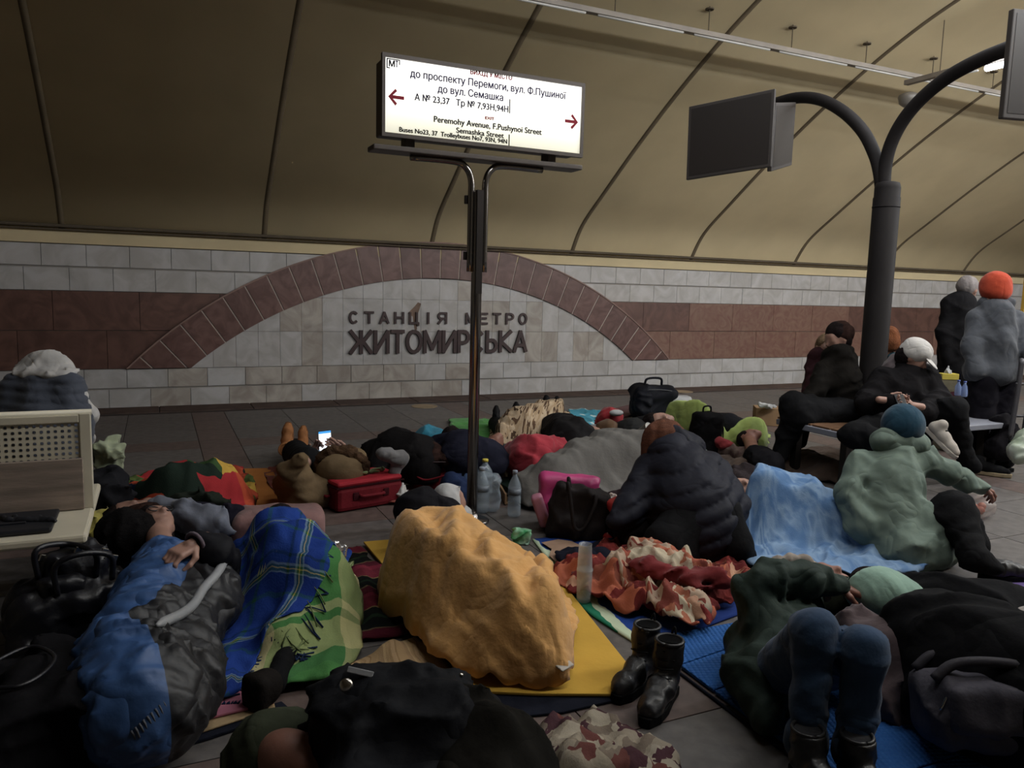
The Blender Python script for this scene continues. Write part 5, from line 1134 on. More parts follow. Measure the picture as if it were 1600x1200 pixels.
j = sdf('paper_cup', [('c', P(908, 672, .34), P(930, 690, .30), .03, .035)], cloth('#b0aea6'), None, res=.009, floor=.004) if False else MB().lathe(P(1000, 676, .40), [(.03, 0), (.042, .10), (.044, .10), (.040, .098), (.001, .095)], 18, rotz(-.4)@rotx(.9)@roty(.6)).make('paper_cup', cloth('#b0aea6'), None, True); tag(j, 'white paper cup lying at the head end of the grey blanket', 'cup')
def upshoe(px, py, z, nme, lab, m, grp=None, s=1., yaw=0.):
    R = rotz(yaw)@roty(-1.25); h = P(px, py, z)
    e_ = empty('shoe', (h[0], h[1], max(0, z-.1))); tag(e_, lab, 'shoe', grp)
    boot(h, 0, parent=e_, m=m, R0=R, s=s, shaft=.05, name='upper'); return e_
for i, (x, y, l) in enumerate([(775, 650, 'dark shoe pointing up, leftmost of those beyond the leopard blanket'), (806, 643, 'dark shoe pointing up, second from left beyond the leopard blanket'), (853, 630, 'dark shoe pointing up, third beyond the leopard blanket'), (870, 632, 'dark shoe pointing up, rightmost beyond the leopard blanket')]):
    upshoe(x, y+18, .06, 'shoe', l, mat('shoe_black', '#131214', rough=.6, bump=.1), 'dark shoes beyond the leopard blanket', .82, 1.2)
# clothes between the pole and the red jacket
nb = cloth('#1b1c2a'); j = sdf('dark_knit', hills((795, 695, .20, .08), (830, 692, .22, .09), (848, 702, .16, .07)), cloth('#38363c'), None, disp=folds(18, .014, 1), floor=.004); tag(j, 'grey knitted garment in front of the red jacket', 'clothes')
j = sdf('blue_bundle', hills((765, 705, .16, .08), (792, 708, .14, .08)), cloth('#1c2340'), None, disp=folds(18, .014, 5), floor=.004); tag(j, 'navy blue bundle right of the sign pole behind the cardboard tray', 'clothes')

# ================================================================ SLEEPER IN NAVY BEHIND THE SIGN POLE
e = person('person in navy lying behind the sign pole, brown face and hands', [('jacket', nb, hills((690, 680, .36, .15), (725, 675, .42, .18), (762, 685, .38, .16))+hills((690, 690, .3, .09), (705, 712, .24, .06)), {'disp': folds(12, .01, 3)}), ('jeans', cloth('#1d2a48'), hills((705, 735, .2, .09), (722, 755, .14, .09)), {'disp': folds(16, .01, 2)})], head=(P(706, 693, .30), (-.2, -.9, .1), (0, 0, 1), .95), skin=SKIND)
hand('hand', e, P(712, 706, .27), (.3, -.3, .8), (0, 1, .2), curl=.6, m=SKIND)
j = sdf('white_tissue', [rbox(P(727, 702, .30), (.05, .02, .05), rotz(.2), .012)], cloth('#a8a5a2'), None, disp=folds(30, .012, 4), res=.007); tag(j, 'white crumpled tissue held beside the sign pole', 'tissue')
j = sdf('light_blue_bag', [rbox(P(727, 750, .10), (.035, .05, .08), rotz(.2), .02)], cloth('#5f7fae'), None, disp=folds(20, .01, 4), res=.01, floor=.004); tag(j, 'light blue plastic bag left of the sign pole', 'bag')
gc = cloth('#3f8a34'); j = drape('green_cloth', gc, [(705, 668, .15), (765, 678, .15)], [(700, 655, .02), (770, 655, .02)], hills((720, 664, .40, .2), (750, 664, .40, .2)), fa=.01, lift=.02); tag(j, 'bright green cloth beyond the sign pole', 'cloth')
j = sdf('teal_cloth', hills((670, 665, .36, .15), (695, 668, .36, .15)), cloth('#1a6f86'), None, disp=folds(12, .012, 7), floor=.004); tag(j, 'teal blanket bundle left of the sign pole', 'blanket')
# earphone-like white cord
MB().tube(smoothpts([P(x, y, .26) for x, y in [(747, 706), (757, 712), (752, 724), (746, 722), (764, 715)]], 5), .004, 6)
j = MB().box((-.055, -.006, -.008), (.055, .006, .008), rotz(-.2)@roty(-.4), P(762, 716, .26)).make('white_strap', cloth('#b5b3ae'), None, bevel=.003); tag(j, 'short white strap just right of the sign pole', 'strap')
# bottles
pet = mat('bottle_plastic', '#9aa9b4', rough=.12, alpha=.42, bump=.0, var=0); lab_ = mat('bottle_label', '#5d6670', rough=.5, var=.3)
def bottle(px, py, r, h, label, cap, m=pet, grp=None, lean=None):
    c = P(px, py, .003); e_ = empty('water_bottle', c); tag(e_, label, 'bottle', grp); R = I3 if lean is None else lean
    MB().lathe(c, [(r*.8, 0), (r, r*.25), (r, h*.22), (r*.94, h*.25), (r, h*.28), (r, h*.42), (r*.92, h*.45), (r, h*.48), (r, h*.62), (r*.9, h*.70), (r*.55, h*.82), (r*.34, h*.88), (r*.33, h*.94), (.001, h*.94)], 22, R).make('body', m, e_, True)
    MB().lathe(c+R@np.array([0, 0, h*.93]), [(r*.40, 0), (r*.40, h*.06), (r*.36, h*.07), (.001, h*.07)], 16, R).make('cap', cap, e_, True)
    MB().lathe(c+R@np.array([0, 0, h*.48]), [(r*1.012, 0), (r*1.012, h*.13), (r*1.0, h*.13)], 22, R).make('label', lab_, e_, True)
capb = mat('cap_grey', '#8891a0', rough=.5, var=0); capy = mat('cap_yellow', '#c8b414', rough=.5, var=0)
bottle(752, 800, .052, .30, 'wide empty water bottle with dark label at the foot of the sign pole', capb, grp='water bottles')
bottle(757, 776, .055, .27, 'water bottle with yellow cap behind the sign pole', capy, grp='water bottles')
bottle(803, 806, .042, .30, 'slim clear water bottle standing alone right of the sign pole', capb, grp='water bottles')
j = sdf('water_jug', [rbox(P(762, 768, .13), (.085, .07, .13), rotz(-.3), .05)], pet, None, disp=folds(24, .006, 3), res=.009, floor=.004); tag(j, 'large transparent water jug behind the bottles at the pole', 'bottle')

# ================================================================ DARK-HAIRED SLEEPER ON THE RED BAG
e = person('sleeper in a black coat with grey cuffs, long dark hair on the red bag', [('coat', cloth('#131112'), hills((585, 690, .30, .13), (625, 672, .42, .19), (650, 680, .40, .18), (665, 705, .3, .12))+hills((572, 700, .2, .1), (600, 730, .14, .10))+hills((600, 700, .3, .12), (590, 735, .18, .08)), {'disp': folds(10, .012, 3)}),
   ('sleeve', cloth('#6a6868'), chain((P(597, 708, .36), .045), (P(625, 716, .30), .05), (P(617, 738, .2), .045)), {'disp': folds(20, .006, 3)})], head=(P(652, 716, .24), (-.75, -.6, .2), (.6, -.2, .8), 1))
sdf('hair', [ell(P(668, 712, .25), (.13, .11, .10)), ell(P(690, 716, .24), (.12, .09, .06), rotz(-.2))], brownh, e, disp=fur(.012, 45))
j = sdf('white_collar', chain((P(664, 684, .36), .012), (P(672, 700, .30), .025)), whc, None, res=.009); tag(j, 'white collar tip of a shirt beside the dark-haired sleeper', 'clothes')
e = empty('holdall', P(677, 760)); tag(e, 'dark red holdall used as a pillow left of the sign pole', 'bag')
rb_ = mat('bag_dark_red', '#74141f', rough=.7, bump=.25, scale=40, var=.12)
sdf('body', [rbox(P(680, 738, .11), (.19, .14, .11), rotz(-.15), .06)], rb_, e, disp=folds(11, .012, 6), floor=.004)
MB().tube(smoothpts([P(645, 740, .16), P(665, 750, .12), P(700, 742, .17)], 6), .007, 8).make('strap', rb_, e, True)
MB().tube(smoothpts([P(650, 724, .225), P(680, 722, .235), P(712, 722, .225)], 5), .004, 6).make('zipper', mat('zip_dark', '#2a0d10', rough=.5), e, True)

# ================================================================ PERSON WITH PHONE AND FUR HOOD
kh = mat('parka_khaki', '#685439', rough=.85, bump=.3, scale=35, var=.12); ltb = cloth('#7c8ba0')
wb = mat('wheat_leather', '#8f5a2c', rough=.7, bump=.2, scale=50, var=.12); ws = mat('wheat_sole', '#6e4a30', rough=.8)
rust_c = cloth('#6e2f22'); j = drape('rust_blanket', rust_c, [(408, 738, .01), (425, 770, .01), (460, 790, .01)], [(470, 715, .01), (510, 735, .01), (560, 760, .01)], [], fa=.012, seed=3, lift=.012); tag(j, 'rust red blanket on the floor under the khaki parka', 'blanket')
j = drape('rust_cloth', rust_c, [(560, 775, .02), (610, 785, .02), (655, 782, .02)], [(600, 755, .02), (640, 758, .02), (670, 772, .02)], hills((640, 772, .06, .06)), fa=.012, seed=5, lift=.012); tag(j, 'rust red cloth between the suitcase and the dark red holdall', 'cloth')
ph0 = D(508, 689, 5.55)
e = person('person lying in a khaki fur-hooded parka, holding up a glowing phone', [
    ('parka', kh, hills((505, 740, .22, .12), (475, 748, .20, .12), (460, 757, .15, .10))+chain((P(470, 745, .22), .09), (P(447, 755, .14), .07), (P(452, 735, .30), .055), (P(468, 722, .36), .045), ((P(470, 722, .38)+ph0+_r*(-.12)+np.array([0, 0, -.16]))/2, .036))+chain((P(545, 735, .22), .08), (P(556, 718, .28), .06), ((P(560, 720, .30)+ph0+_r*.15+np.array([0, 0, -.13]))/2, .044)), {'disp': folds(13, .010, 5), 'amp': .03}),
    ('jeans', ltb, hills((503, 716, .24, .10), (492, 706, .28, .10), (480, 700, .30, .09)), {'disp': folds(14, .008, 3)}),
    ('trousers', blk, hills((480, 698, .34, .11), (462, 690, .26, .09), (462, 685, .14, .07)), {})],
    head=(P(524, 733, .20), (-.3, .75, .6), (.2, -.6, .7), 1, P(512, 742, .14)))
fur_m = mat('fur_brown', '#4a3523', rough=.95, bump=.9, scale=90, var=.4)
hc = P(532, 738, .22)
sdf('hood', [ell(hc, (.15, .125, .125), rotz(-.2))], kh, e, disp=folds(12, .008, 6), floor=.004)
rim = [hc+_r*(.15*cos(t))+np.array([0, .02, 0])+np.array([0, 0, 1])*(.135*sin(t))+_f*.03 for t in np.linspace(-.35, pi+.5, 14)]
sdf('fur_trim', chain(*[(p, .034) for p in rim]), fur_m, e, disp=fur(.014, 70, 3), res=.010, amp=.03)
ph = D(508, 689, 5.55)
hand('hand', e, ph+_r*(-.10)+np.array([0, 0, -.13]), _r*.5+np.array([0, 0, .85]), -_f, curl=.5, side=1); hand('hand', e, ph+_r*.13+np.array([0, 0, -.10]), -_r*.7+np.array([0, 0, .7]), -_f, curl=.5, side=-1)
sdf('forearm', chain(((P(470, 722, .42)+ph+_r*(-.12)+np.array([0, 0, -.16]))/2, .036), (ph+_r*(-.12)+np.array([0, 0, -.16]), .03)), SKIN, e, res=.008); sdf('forearm', chain(((P(560, 720, .30)+ph+_r*.15+np.array([0, 0, -.13]))/2, .036), (ph+_r*.15+np.array([0, 0, -.13]), .03)), SKIN, e, res=.008)
pe = empty('phone', ph); tag(pe, 'lit smartphone held up by the person in the khaki parka', 'phone')
pR = np.array([_r, _f, np.cross(_r, _f)]).T@roty(-.12)@rotx(-.25)
MB().box((-.048, .0, -.078), (.048, .009, .078), pR, ph).make('case', mat('phone_case', '#15161a', rough=.3), pe, bevel=.004)
MB().box((-.044, -.001, -.072), (.044, .0005, .072), pR, ph).make('screen', mat('phone_screen', '#dfe9f6', emit=1.6, bump=0, var=0), pe)
MB().box((-.044, -.002, .055), (.044, -.0005, .072), pR, ph).make('status_bar', mat('phone_bar', '#2f9be8', emit=1.0, bump=0, var=0), pe)
for i, (x, y, z) in enumerate([(462, 712, .06), (482, 708, .05)]):
    h = P(450+i*24, 712-i*3, .07); R = rotz(pi/2-AZ+.15)@roty(-1.35)
    boot(h, 0, parent=e, m=wb, sm=ws, R0=R, s=1.0 if i == 0 else .85, shaft=.10, name='boot')
# suitcase
rs = mat('suitcase_red', '#9a1424', rough=.7, bump=.2, scale=60, var=.08); rsd = mat('suitcase_dark_red', '#6a0f1b', rough=.7, bump=.2, scale=60, var=.08)
a, b = P(527, 804), P(630, 786); t_ = (b-a)/np.linalg.norm(b-a); nn = np.array([-t_[1], t_[0], 0]); Rs = np.array([t_, nn, [0, 0, 1]]).T
e = empty('suitcase', (a+b)/2+nn*.13); tag(e, 'red fabric suitcase lying flat beside the khaki parka', 'suitcase'); cS = (a+b)/2+nn*.15; Ls = np.linalg.norm(b-a)/2
MB().box((-Ls, -.15, .004), (Ls, .15, .165), Rs, cS).make('body', rsd, e, bevel=.03)
MB().box((-Ls+.004, -.147, .165), (Ls-.004, .147, .20), Rs, cS).make('lid', rs, e, bevel=.018)
MB().tube([cS+Rs@np.array(q) for q in [(-Ls-.002, -.152, .165), (Ls+.002, -.152, .165), (Ls+.002, .152, .165), (-Ls-.002, .152, .165), (-Ls-.002, -.152, .165)]], .005, 6).make('zipper', cloth('#2c0a10'), e)
MB().tube(smoothpts([cS+Rs@np.array(q) for q in [(-.08, -.152, .10), (-.07, -.178, .10), (.07, -.178, .10), (.08, -.152, .10)]], 4), .011, 8).make('handle', rsd, e, True)
for x in (-.11, .11): MB().box((x-.02, -.158, .075), (x+.02, -.148, .125), Rs, cS).make('handle_mount', cloth('#3a0d14'), e, bevel=.003)
MB().tube(smoothpts([cS+Rs@np.array(q) for q in [(-Ls-.002, -.05, .10), (-Ls-.03, -.05, .10), (-Ls-.03, .05, .10), (-Ls-.002, .05, .10)]], 4), .010, 8).make('side_handle', rsd, e, True)
gg = mat('gloves_green', '#8d9470', rough=.9, bump=.3, scale=30, var=.3, vscale=14, col2='#6a7a4a')
j = sdf('gloves', [q_ for k_ in range(7) for q_ in chain((cS+Rs@np.array([-.19+.045*k_, .03+.02*sin(k_*2), .215]), .017), (cS+Rs@np.array([-.14+.05*k_, -.03+.03*cos(k_*3), .218]), .013))], gg, None, disp=folds(34, .006, 3), res=.007, k=.012, amp=.01); tag(j, 'pale green knitted gloves lying on the red suitcase', 'gloves')
j = sdf('white_tissue', [ell(P(627, 770, .07), (.035, .03, .045))], cloth('#b3b0ac'), None, disp=folds(35, .01, 2), res=.006); tag(j, 'small white tissue at the right end of the suitcase', 'tissue')

# ================================================================ BEYOND: CYAN TOWEL, BLACK BAG, LIME BLANKET
cy = pattern('towel_cyan', 'stripeu', [(0, '#3f95ad'), (.7, '#a9c3c9'), (.8, '#3f95ad')], pu=.5)
j = drape('cyan_towel', cy, [(890, 668, .1), (930, 672, .1), (968, 674, .1)], [(889, 640, .02), (925, 642, .02), (968, 648, .02)], hills((905, 632, .40, .17), (930, 634, .40, .17), (955, 641, .34, .15)), fa=.016, ff=16, seed=6, lift=.02); tag(j, 'cyan towel draped beyond the leopard blanket', 'towel')
j = sdf('red_hat', [ell(P(953, 651, .30), (.13, .11, .09)), ell(P(945, 660, .24), (.09, .08, .05))], cloth('#96202a'), None, disp=folds(20, .008, 3), floor=.004); tag(j, 'red knitted hat with white spot beyond the brown hood', 'hat')
sdf('white_patch', [ell(P(963, 645, .36), (.07, .05, .03))], whc, j, res=.008)
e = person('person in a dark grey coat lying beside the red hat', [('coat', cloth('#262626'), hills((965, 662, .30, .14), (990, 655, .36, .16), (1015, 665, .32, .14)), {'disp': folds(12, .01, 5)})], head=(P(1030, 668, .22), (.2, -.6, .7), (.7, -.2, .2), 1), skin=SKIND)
e = person('person in a black coat lying in front of the lime blanket, face just visible', [('coat', cloth('#100f12'), hills((1000, 652, .30, .14), (1030, 650, .30, .14), (1055, 664, .22, .11))+hills((1050, 672, .2, .1), (1078, 680, .16, .08)), {'disp': folds(10, .01, 7)})], head=(P(1028, 660, .33), (-.2, -.7, .6), (-.8, 0, .2), 1))
e = empty('large_bag', P(1018, 652)); tag(e, 'large black travel bag standing near the platform edge', 'bag')
tbm = mat('travel_bag', '#15161d', rough=.6, bump=.2, scale=30, var=.15); q0 = P(1018, 654)
sdf('body', [rbox(q0+np.array([0, 0, .20]), (.26, .17, .20), rotz(-.3), .09)], tbm, e, disp=folds(9, .012, 3), floor=.004); MB().tube(smoothpts([q0+np.array(v) for v in [(-.12, 0, .39), (-.09, -.01, .47), (.09, -.01, .47), (.12, 0, .39)]], 5), .014, 8).make('handle', tbm, e, True)
sdf('side_pocket', [rbox(q0+np.array([-.20, -.10, .2]), (.10, .09, .16), rotz(-.3), .07)], tbm, e, disp=folds(12, .01, 5))
MB().tube(smoothpts([q0+rotz(-.3)@np.array(v) for v in [(-.22, -.15, .34), (0, -.175, .365), (.22, -.15, .34)]], 6), .005, 6).make('zipper', mat('zip_grey', '#4a4a50', rough=.4), e, True)
tag(mat_poly('red_mat', cloth('#4a1a1a'), [(950, 640), (1000, 628), (1020, 640), (970, 652)], z=.001, th=.02), 'dark red mat left of the black travel bag', 'mat')
j = sdf('white_pillow', [rbox(P(1062, 632, .18), (.13, .09, .10), rotz(-.3), .06)], whc, None, disp=folds(14, .008, 2), floor=.004); tag(j, 'white pillow corner beyond the lime blanket', 'pillow')
lm = cloth('#93a64e'); capz = hills((1045, 634, .36, .17), (1080, 634, .42, .2), (1110, 645, .40, .19), (1142, 634, .50, .22), (1170, 648, .40, .18), (1190, 664, .24, .12))
e = person('sleeper under the lime green blanket, hand showing at its near edge', [('jacket', drk, hills((1075, 645, .26, .09), (1140, 645, .36, .12)), {}), ('trousers', drk, hills((1150, 650, .28, .09), (1180, 664, .14, .05)), {})])
j = drape('lime_blanket', lm, [(1036, 690, .02), (1075, 700, .02), (1110, 706, .02), (1145, 708, .02), (1196, 704, .02)], [(1045, 652, .02), (1085, 655, .02), (1130, 660, .02), (1165, 668, .02), (1202, 684, .02)], capz, fa=.016, ff=10, seed=90, lift=.03); tag(j, 'lime green blanket over a sleeper beyond the black backpack', 'blanket')
e = empty('backpack', P(1101, 708)); tag(e, 'black backpack standing in front of the lime blanket', 'bag'); q0 = P(1100, 712)
sdf('body', [rbox(q0+np.array([0, 0, .21]), (.14, .10, .20), rotz(-.2)@roty(.08), .06)], cloth('#0e0d0f'), e, disp=folds(11, .01, 8), floor=.004)
MB().tube(smoothpts([q0+np.array(v) for v in [(-.04, 0, .40), (-.03, 0, .45), (.04, 0, .45), (.05, 0, .40)]], 4), .008, 6).make('handle', blk, e, True)
for x in (.15, .17): MB().tube(smoothpts([q0+np.array(v) for v in [(.10, -.02, .38), (x, -.03, .28), (x+.01, -.03, .12)]], 4), .006, 6).make('strap', blk, e, True)
gg2 = cloth('#66756a'); j = sdf('grey_green_jacket', hills((1080, 690, .26, .11), (1105, 705, .22, .10), (1125, 720, .12, .08)), gg2, None, disp=folds(14, .012, 3), floor=.004); tag(j, 'grey-green jacket behind the copper hair', 'jacket')
j = sdf('green_carrier', hills((1112, 722, .2, .07), (1128, 735, .1, .06)), mat('carrier_green', '#5e7a58', rough=.4, bump=.4, scale=25, var=.3), None, disp=folds(26, .014, 2), floor=.004, res=.01); tag(j, 'green plastic bag at the shoulder of the navy puffer jacket', 'bag')
j = sdf('brown_box', [], cbd) if False else MB().box((-.16, -.12, 0), (.16, .12, .20), rotz(-.6), P(1200, 663, .001)).make('carton', cbd, None, bevel=.004); tag(j, 'brown carton beyond the lime blanket', 'box')
j = sdf('white_paper', [rbox(P(1200, 634, .24), (.10, .07, .02), rotz(.2)@roty(.15), .01)], whc, None, disp=folds(20, .01, 2), res=.009); tag(j, 'crumpled white paper on the brown carton', 'paper')
floral = mat('floral_dark', '#3d2a2a', rough=.9, bump=.2, var=.6, col2='#6a5a50', vscale=16)
j = sdf('patterned_bundle', hills((1130, 690, .14, .07), (1150, 697, .12, .07), (1185, 705, .12, .08)), floral, None, disp=folds(16, .014, 6), floor=.004); tag(j, 'dark patterned bundle in front of the lime blanket', 'clothes')
j = sdf('red_cloth', hills((1124, 684, .18, .05), (1142, 688, .16, .04)), cloth('#7a2226'), None, disp=folds(18, .01, 3), floor=.004); tag(j, 'red cloth under the near edge of the lime blanket', 'cloth')
e = person('sleeper beside the bench leg with face up in dark clothes', [('jacket', blk2, hills((1180, 695, .22, .10), (1205, 705, .22, .12)), {'disp': folds(14, .01, 1)})], head=(P(1171, 684, .17), (-.2, -.5, .8), (-.8, .2, 0), .8), skin=SKIND)
bb = cloth('#54443a'); j = drape('brown_blanket', bb, [(1110, 735, .01), (1160, 745, .01), (1260, 750, .01), (1330, 760, .01)], [(1125, 712, .01), (1200, 712, .01), (1290, 700, .01), (1350, 715, .01)], hills((1160, 720, .08, .08), (1260, 715, .1, .12), (1300, 722, .14, .12)), fa=.014, seed=6, lift=.012); tag(j, 'brown blanket spread on the floor below the pole bench', 'blanket')

# ================================================================ THE BENCH ROUND THE POST
wood = mat('bench_wood', '#6a4c34', rough=.6, bump=.1, scale=30, var=.2); greyb = mat('bench_steel', '#7d7f8a', rough=.5, bump=.02, var=.05)
e = empty('bench', (5.3, 4.4, 0)); tag(e, 'low double bench around the monitor post', 'bench')
MB().box((4.62, 4.02, .405), (5.38, 4.76, .45)).make('seat', greyb, e, bevel=.006); MB().box((5.62, 4.02, .405), (6.5, 4.76, .45)).make('seat', greyb, e, bevel=.006)
for i in range(4): MB().box((4.64, 4.04+i*.185, .45), (5.36, 4.04+i*.185+.17, .465)).make('slat', wood, e, bevel=.003)
for x, y in ((4.75, 4.15), (4.75, 4.65), (6.35, 4.15), (6.35, 4.65)): MB().box((x-.03, y-.03, 0), (x+.03, y+.03, .41)).make('leg', dsteel, e)
# people on it
dkb = cloth('#15120f'); 
e = person('person in a dark jacket with brown hair sitting left of the monitor post', [
    ('jacket', dkb, chain((S(1310, 560, 6.5), .14), (S(1310, 600, 6.5), .18), (S(1320, 645, 6.5), .19))+chain((S(1285, 575, 6.45), .08), (S(1278, 612, 6.35), .075), (S(1262, 622, 6.3), .06)), {'disp': folds(12, .01, 3)}),
    ('trousers', blk, chain((S(1310, 650, 6.4), .15), (S(1240, 632, 6.2), .10), (S(1215, 720, 6.25), .06))+chain((S(1320, 650, 6.3), .15), (S(1250, 650, 6.15), .10), (S(1215, 712, 6.35), .06)), {'disp': folds(12, .008, 3)})],
    head=(S(1308, 528, 6.5), (-.95, .1, -.3), (0, 0, 1), 1))
sdf('hair', [ell(S(1314, 520, 6.5), (.11, .10, .10))], brownh, e, disp=fur(.008, 60))
boot(S(1222, 730, 6.2)*np.array([1, 1, 0])+np.array([0, 0, .002]), pi*.98, parent=e, name='shoe', shaft=.03)
e = person('person in a maroon coat with light hair behind the dark-jacketed sitter', [
    ('coat', cloth('#331a1f'), chain((S(1283, 560, 6.8), .11), (S(1283, 610, 6.8), .14), (S(1285, 650, 6.8), .15))+chain((S(1270, 575, 6.8), .06), (S(1262, 620, 6.7), .06)), {'disp': folds(12, .008, 3)}), ('trousers', blk, chain((S(1285, 650, 6.8), .13), (S(1255, 640, 6.6), .09), (S(1250, 690, 6.7), .06)), {})],
    head=(S(1290, 545, 6.8), (-.6, -.8, -.2), (0, 0, 1), .95), hairm=mat('hair_blond', '#6d573f', rough=.85, bump=.9, scale=90, var=.3))
sdf('hair', [ell(S(1293, 538, 6.85), (.095, .095, .095)), ell(S(1300, 565, 6.8), (.05, .05, .09))], mat('hair_blond', '#6d573f', rough=.85, bump=.9, scale=90, var=.3), e, disp=fur(.008, 60))
# white cap sitter
bj = cloth('#131113')
e = person('person in a white cap and black jacket sitting cross-legged, looking at a phone', [
    ('jacket', bj, chain((S(1415, 585, 6.2), .13), (S(1405, 610, 6.2), .18), (S(1400, 655, 6.2), .19))+chain((S(1380, 590, 6.2), .10), (S(1358, 625, 6.1), .09), (S(1355, 632, 5.95), .085), (S(1392, 628, 5.75), .055))+chain((S(1445, 590, 6.2), .10), (S(1468, 625, 6.1), .085), (S(1445, 645, 5.85), .07), (S(1420, 636, 5.72), .05)), {'disp': folds(12, .010, 4)}),
    ('trousers', blk, chain((S(1390, 665, 6.15), .15), (S(1335, 680, 5.7), .10), (S(1400, 690, 5.5), .075), (S(1450, 680, 5.5), .06))+chain((S(1420, 660, 6.1), .14), (S(1490, 640, 5.85), .10), (S(1510, 715, 6.0), .065), (S(1522, 728, 6.0), .055)), {'disp': folds(12, .008, 5)})],
    head=(S(1428, 557, 6.15), (.45, -.75, -.50), (0, 0, 1), 1))
capm = cloth('#b7b3ae'); cR = frame((.45, -.8, -.40))
hat(e, (S(1428, 557, 6.15), (.45, -.75, -.50), (0, 0, 1), 1), capm, 'cap', visor=True, fold=.001)
hand('hand', e, S(1386, 626, 5.76), _r*.8+np.array([0, 0, -.1]), -_f*.5+np.array([0, 0, .6]), curl=.7); hand('hand', e, S(1428, 634, 5.72), -_r*.7+np.array([0, 0, .1]), -_f*.5+np.array([0, 0, .6]), curl=.7, side=-1)
sdf('hood', chain((S(1398, 560, 6.28), .05), (S(1392, 575, 6.25), .055), (S(1405, 592, 6.15), .05)), cloth('#5a5052'), e, disp=folds(20, .006, 3), res=.009)
j = MB().box((-.035, -.006, -.07), (.035, .006, .07), frame(_r)@rotx(.8), S(1408, 628, 5.68)).make('phone', mat('phone_case', '#15161a', rough=.3), None, bevel=.003); tag(j, 'dark phone in the hands of the person in the white cap', 'phone')
wsn = mat('sneaker_white', '#a29a90', rough=.6, bump=.15, scale=60, var=.15); beige = mat('sneaker_sole', '#8a7a5e', rough=.8, var=.1)
def sneaker(h, R, m, sm, parent, s=1., laces=True):
    q = lambda x, y, z: h+R@(np.array([x, y, z])*s)
    up = sdf('sneaker', chain((q(.03, 0, .06), .042*s), (q(.12, 0, .055), .043*s), (q(.20, 0, .042), .036*s), (q(.245, 0, .038), .03*s))+chain((q(.04, 0, .07), .04*s), (q(.05, 0, .11), .04*s)), m, parent, res=.008, k=.025)
    pts = [(-.01, -.03), (-.01, .03), (.08, .036), (.16, .046), (.23, .044), (.28, .02), (.285, 0), (.28, -.02), (.23, -.044), (.16, -.046), (.08, -.036)]
    MB().prism([q(a, b, -.002) for a, b in pts], (0, 0, 0), R@np.array([0, 0, .032*s])).make('sole', sm, up, bevel=.006)
    if laces:
        for k in range(5): MB().tube([q(.10+.02*k, -.022, .102-.008*k), q(.105+.02*k, 0, .108-.008*k), q(.10+.02*k, .022, .102-.008*k)], .005*s, 5).make('lace', mat('lace_black', '#1a1a1c', rough=.8), up, True)
hS = S(1446, 668, 5.48); dd = S(1487, 708, 5.35)-hS
sneaker(hS+np.array([0, 0, -.02]), frame(dd, up=_r*.5+np.array([0, 0, .7])-_f*.4), wsn, wsn, e, .98)
hS = P(1516, 738, .005); sneaker(hS, rotz(math.atan2(*((P(1562, 745)-hS)[:2][::-1]))), cloth('#131315'), beige, e, 1.05, False)
e = person('person with orange hair sitting behind the monitor post', [('jacket', cloth('#12161a'), chain((S(1378, 575, 6.9), .12), (S(1380, 620, 6.9), .16), (S(1380, 660, 6.9), .16)), {}), ('collar', cloth('#20404a'), chain((S(1385, 555, 6.9), .055), (S(1398, 560, 6.85), .05)), {}), ('trousers', blk, chain((S(1380, 665, 7.0), .13), (S(1380, 665, 7.35), .09), (S(1380, 710, 7.4), .06)), {})], head=(S(1386, 533, 6.9), (.4, .8, -.3), (0, 0, 1), 1), hairm=mat('hair_orange', '#6b3c1e', rough=.85, bump=.9, scale=90, var=.3))
sdf('hair', [ell(S(1386, 527, 6.9), (.105, .10, .095)), ell(S(1376, 537, 6.88), (.05, .05, .05))], mat('hair_orange', '#6b3c1e', rough=.85, bump=.9, scale=90, var=.3), e, disp=fur(.008, 60))

# ================================================================ PERSON IN MINT COAT
mc_ = mat('coat_mint', '#65756a', rough=.65, bump=.2, scale=30, var=.1, vscale=2.2, crease=.5)
e = person('person in a mint green padded coat and teal hat, seen from behind, reaching right', [
    ('trousers', blk, chain((S(1430, 855, 4.35), .15), (S(1492, 800, 4.2), .105), (S(1520, 870, 4.0), .07), (S(1550, 885, 3.95), .05))+chain((S(1440, 860, 4.5), .15), (S(1500, 820, 4.5), .10), (S(1530, 855, 4.4), .06)), {'disp': folds(14, .008, 3)}),
    ('coat', mc_, chain((S(1398, 715, 4.5), .12), (S(1394, 760, 4.45), .18), (S(1390, 810, 4.4), .19), (S(1395, 840, 4.35), .20))+chain((S(1345, 722, 4.5), .085), (S(1326, 770, 4.42), .085), (S(1345, 825, 4.3), .085))+
        chain((S(1445, 722, 4.5), .085), (S(1478, 738, 4.5), .08), (S(1505, 748, 4.55), .068), (S(1532, 758, 4.6), .05))+chain((S(1440, 825, 4.3), .16), (S(1460, 850, 4.25), .13), (S(1420, 860, 4.2), .15))+chain((S(1340, 725, 4.5), .07), (S(1450, 725, 4.5), .07)), {'disp': folds(11, .013, 12), 'amp': .04}),
    ('collar', mc_, chain((S(1388, 690, 4.5), .10), (S(1425, 694, 4.5), .09)), {'disp': folds(12, .008, 4), 'res': .011})],
    head=(S(1415, 672, 4.52), (.8, .35, -.4), (.1, 0, 1), 1.05), hairm=None)
sdf('knitted_hat', [ell(S(1411, 664, 4.52), (.128, .118, .128), frame((.8, .3, -.2)))], cloth('#1c3f52'), e, disp=lambda X, Y, Z: -.0008*np.sin(X*260)+.003*wr(X, Y, Z, 20, 3), res=.009, floor=.004, amp=.01)
hand('hand', e, S(1530, 758, 4.6), (.9, -.1, -.4), (0, .2, -1), curl=.7, m=SKIND)
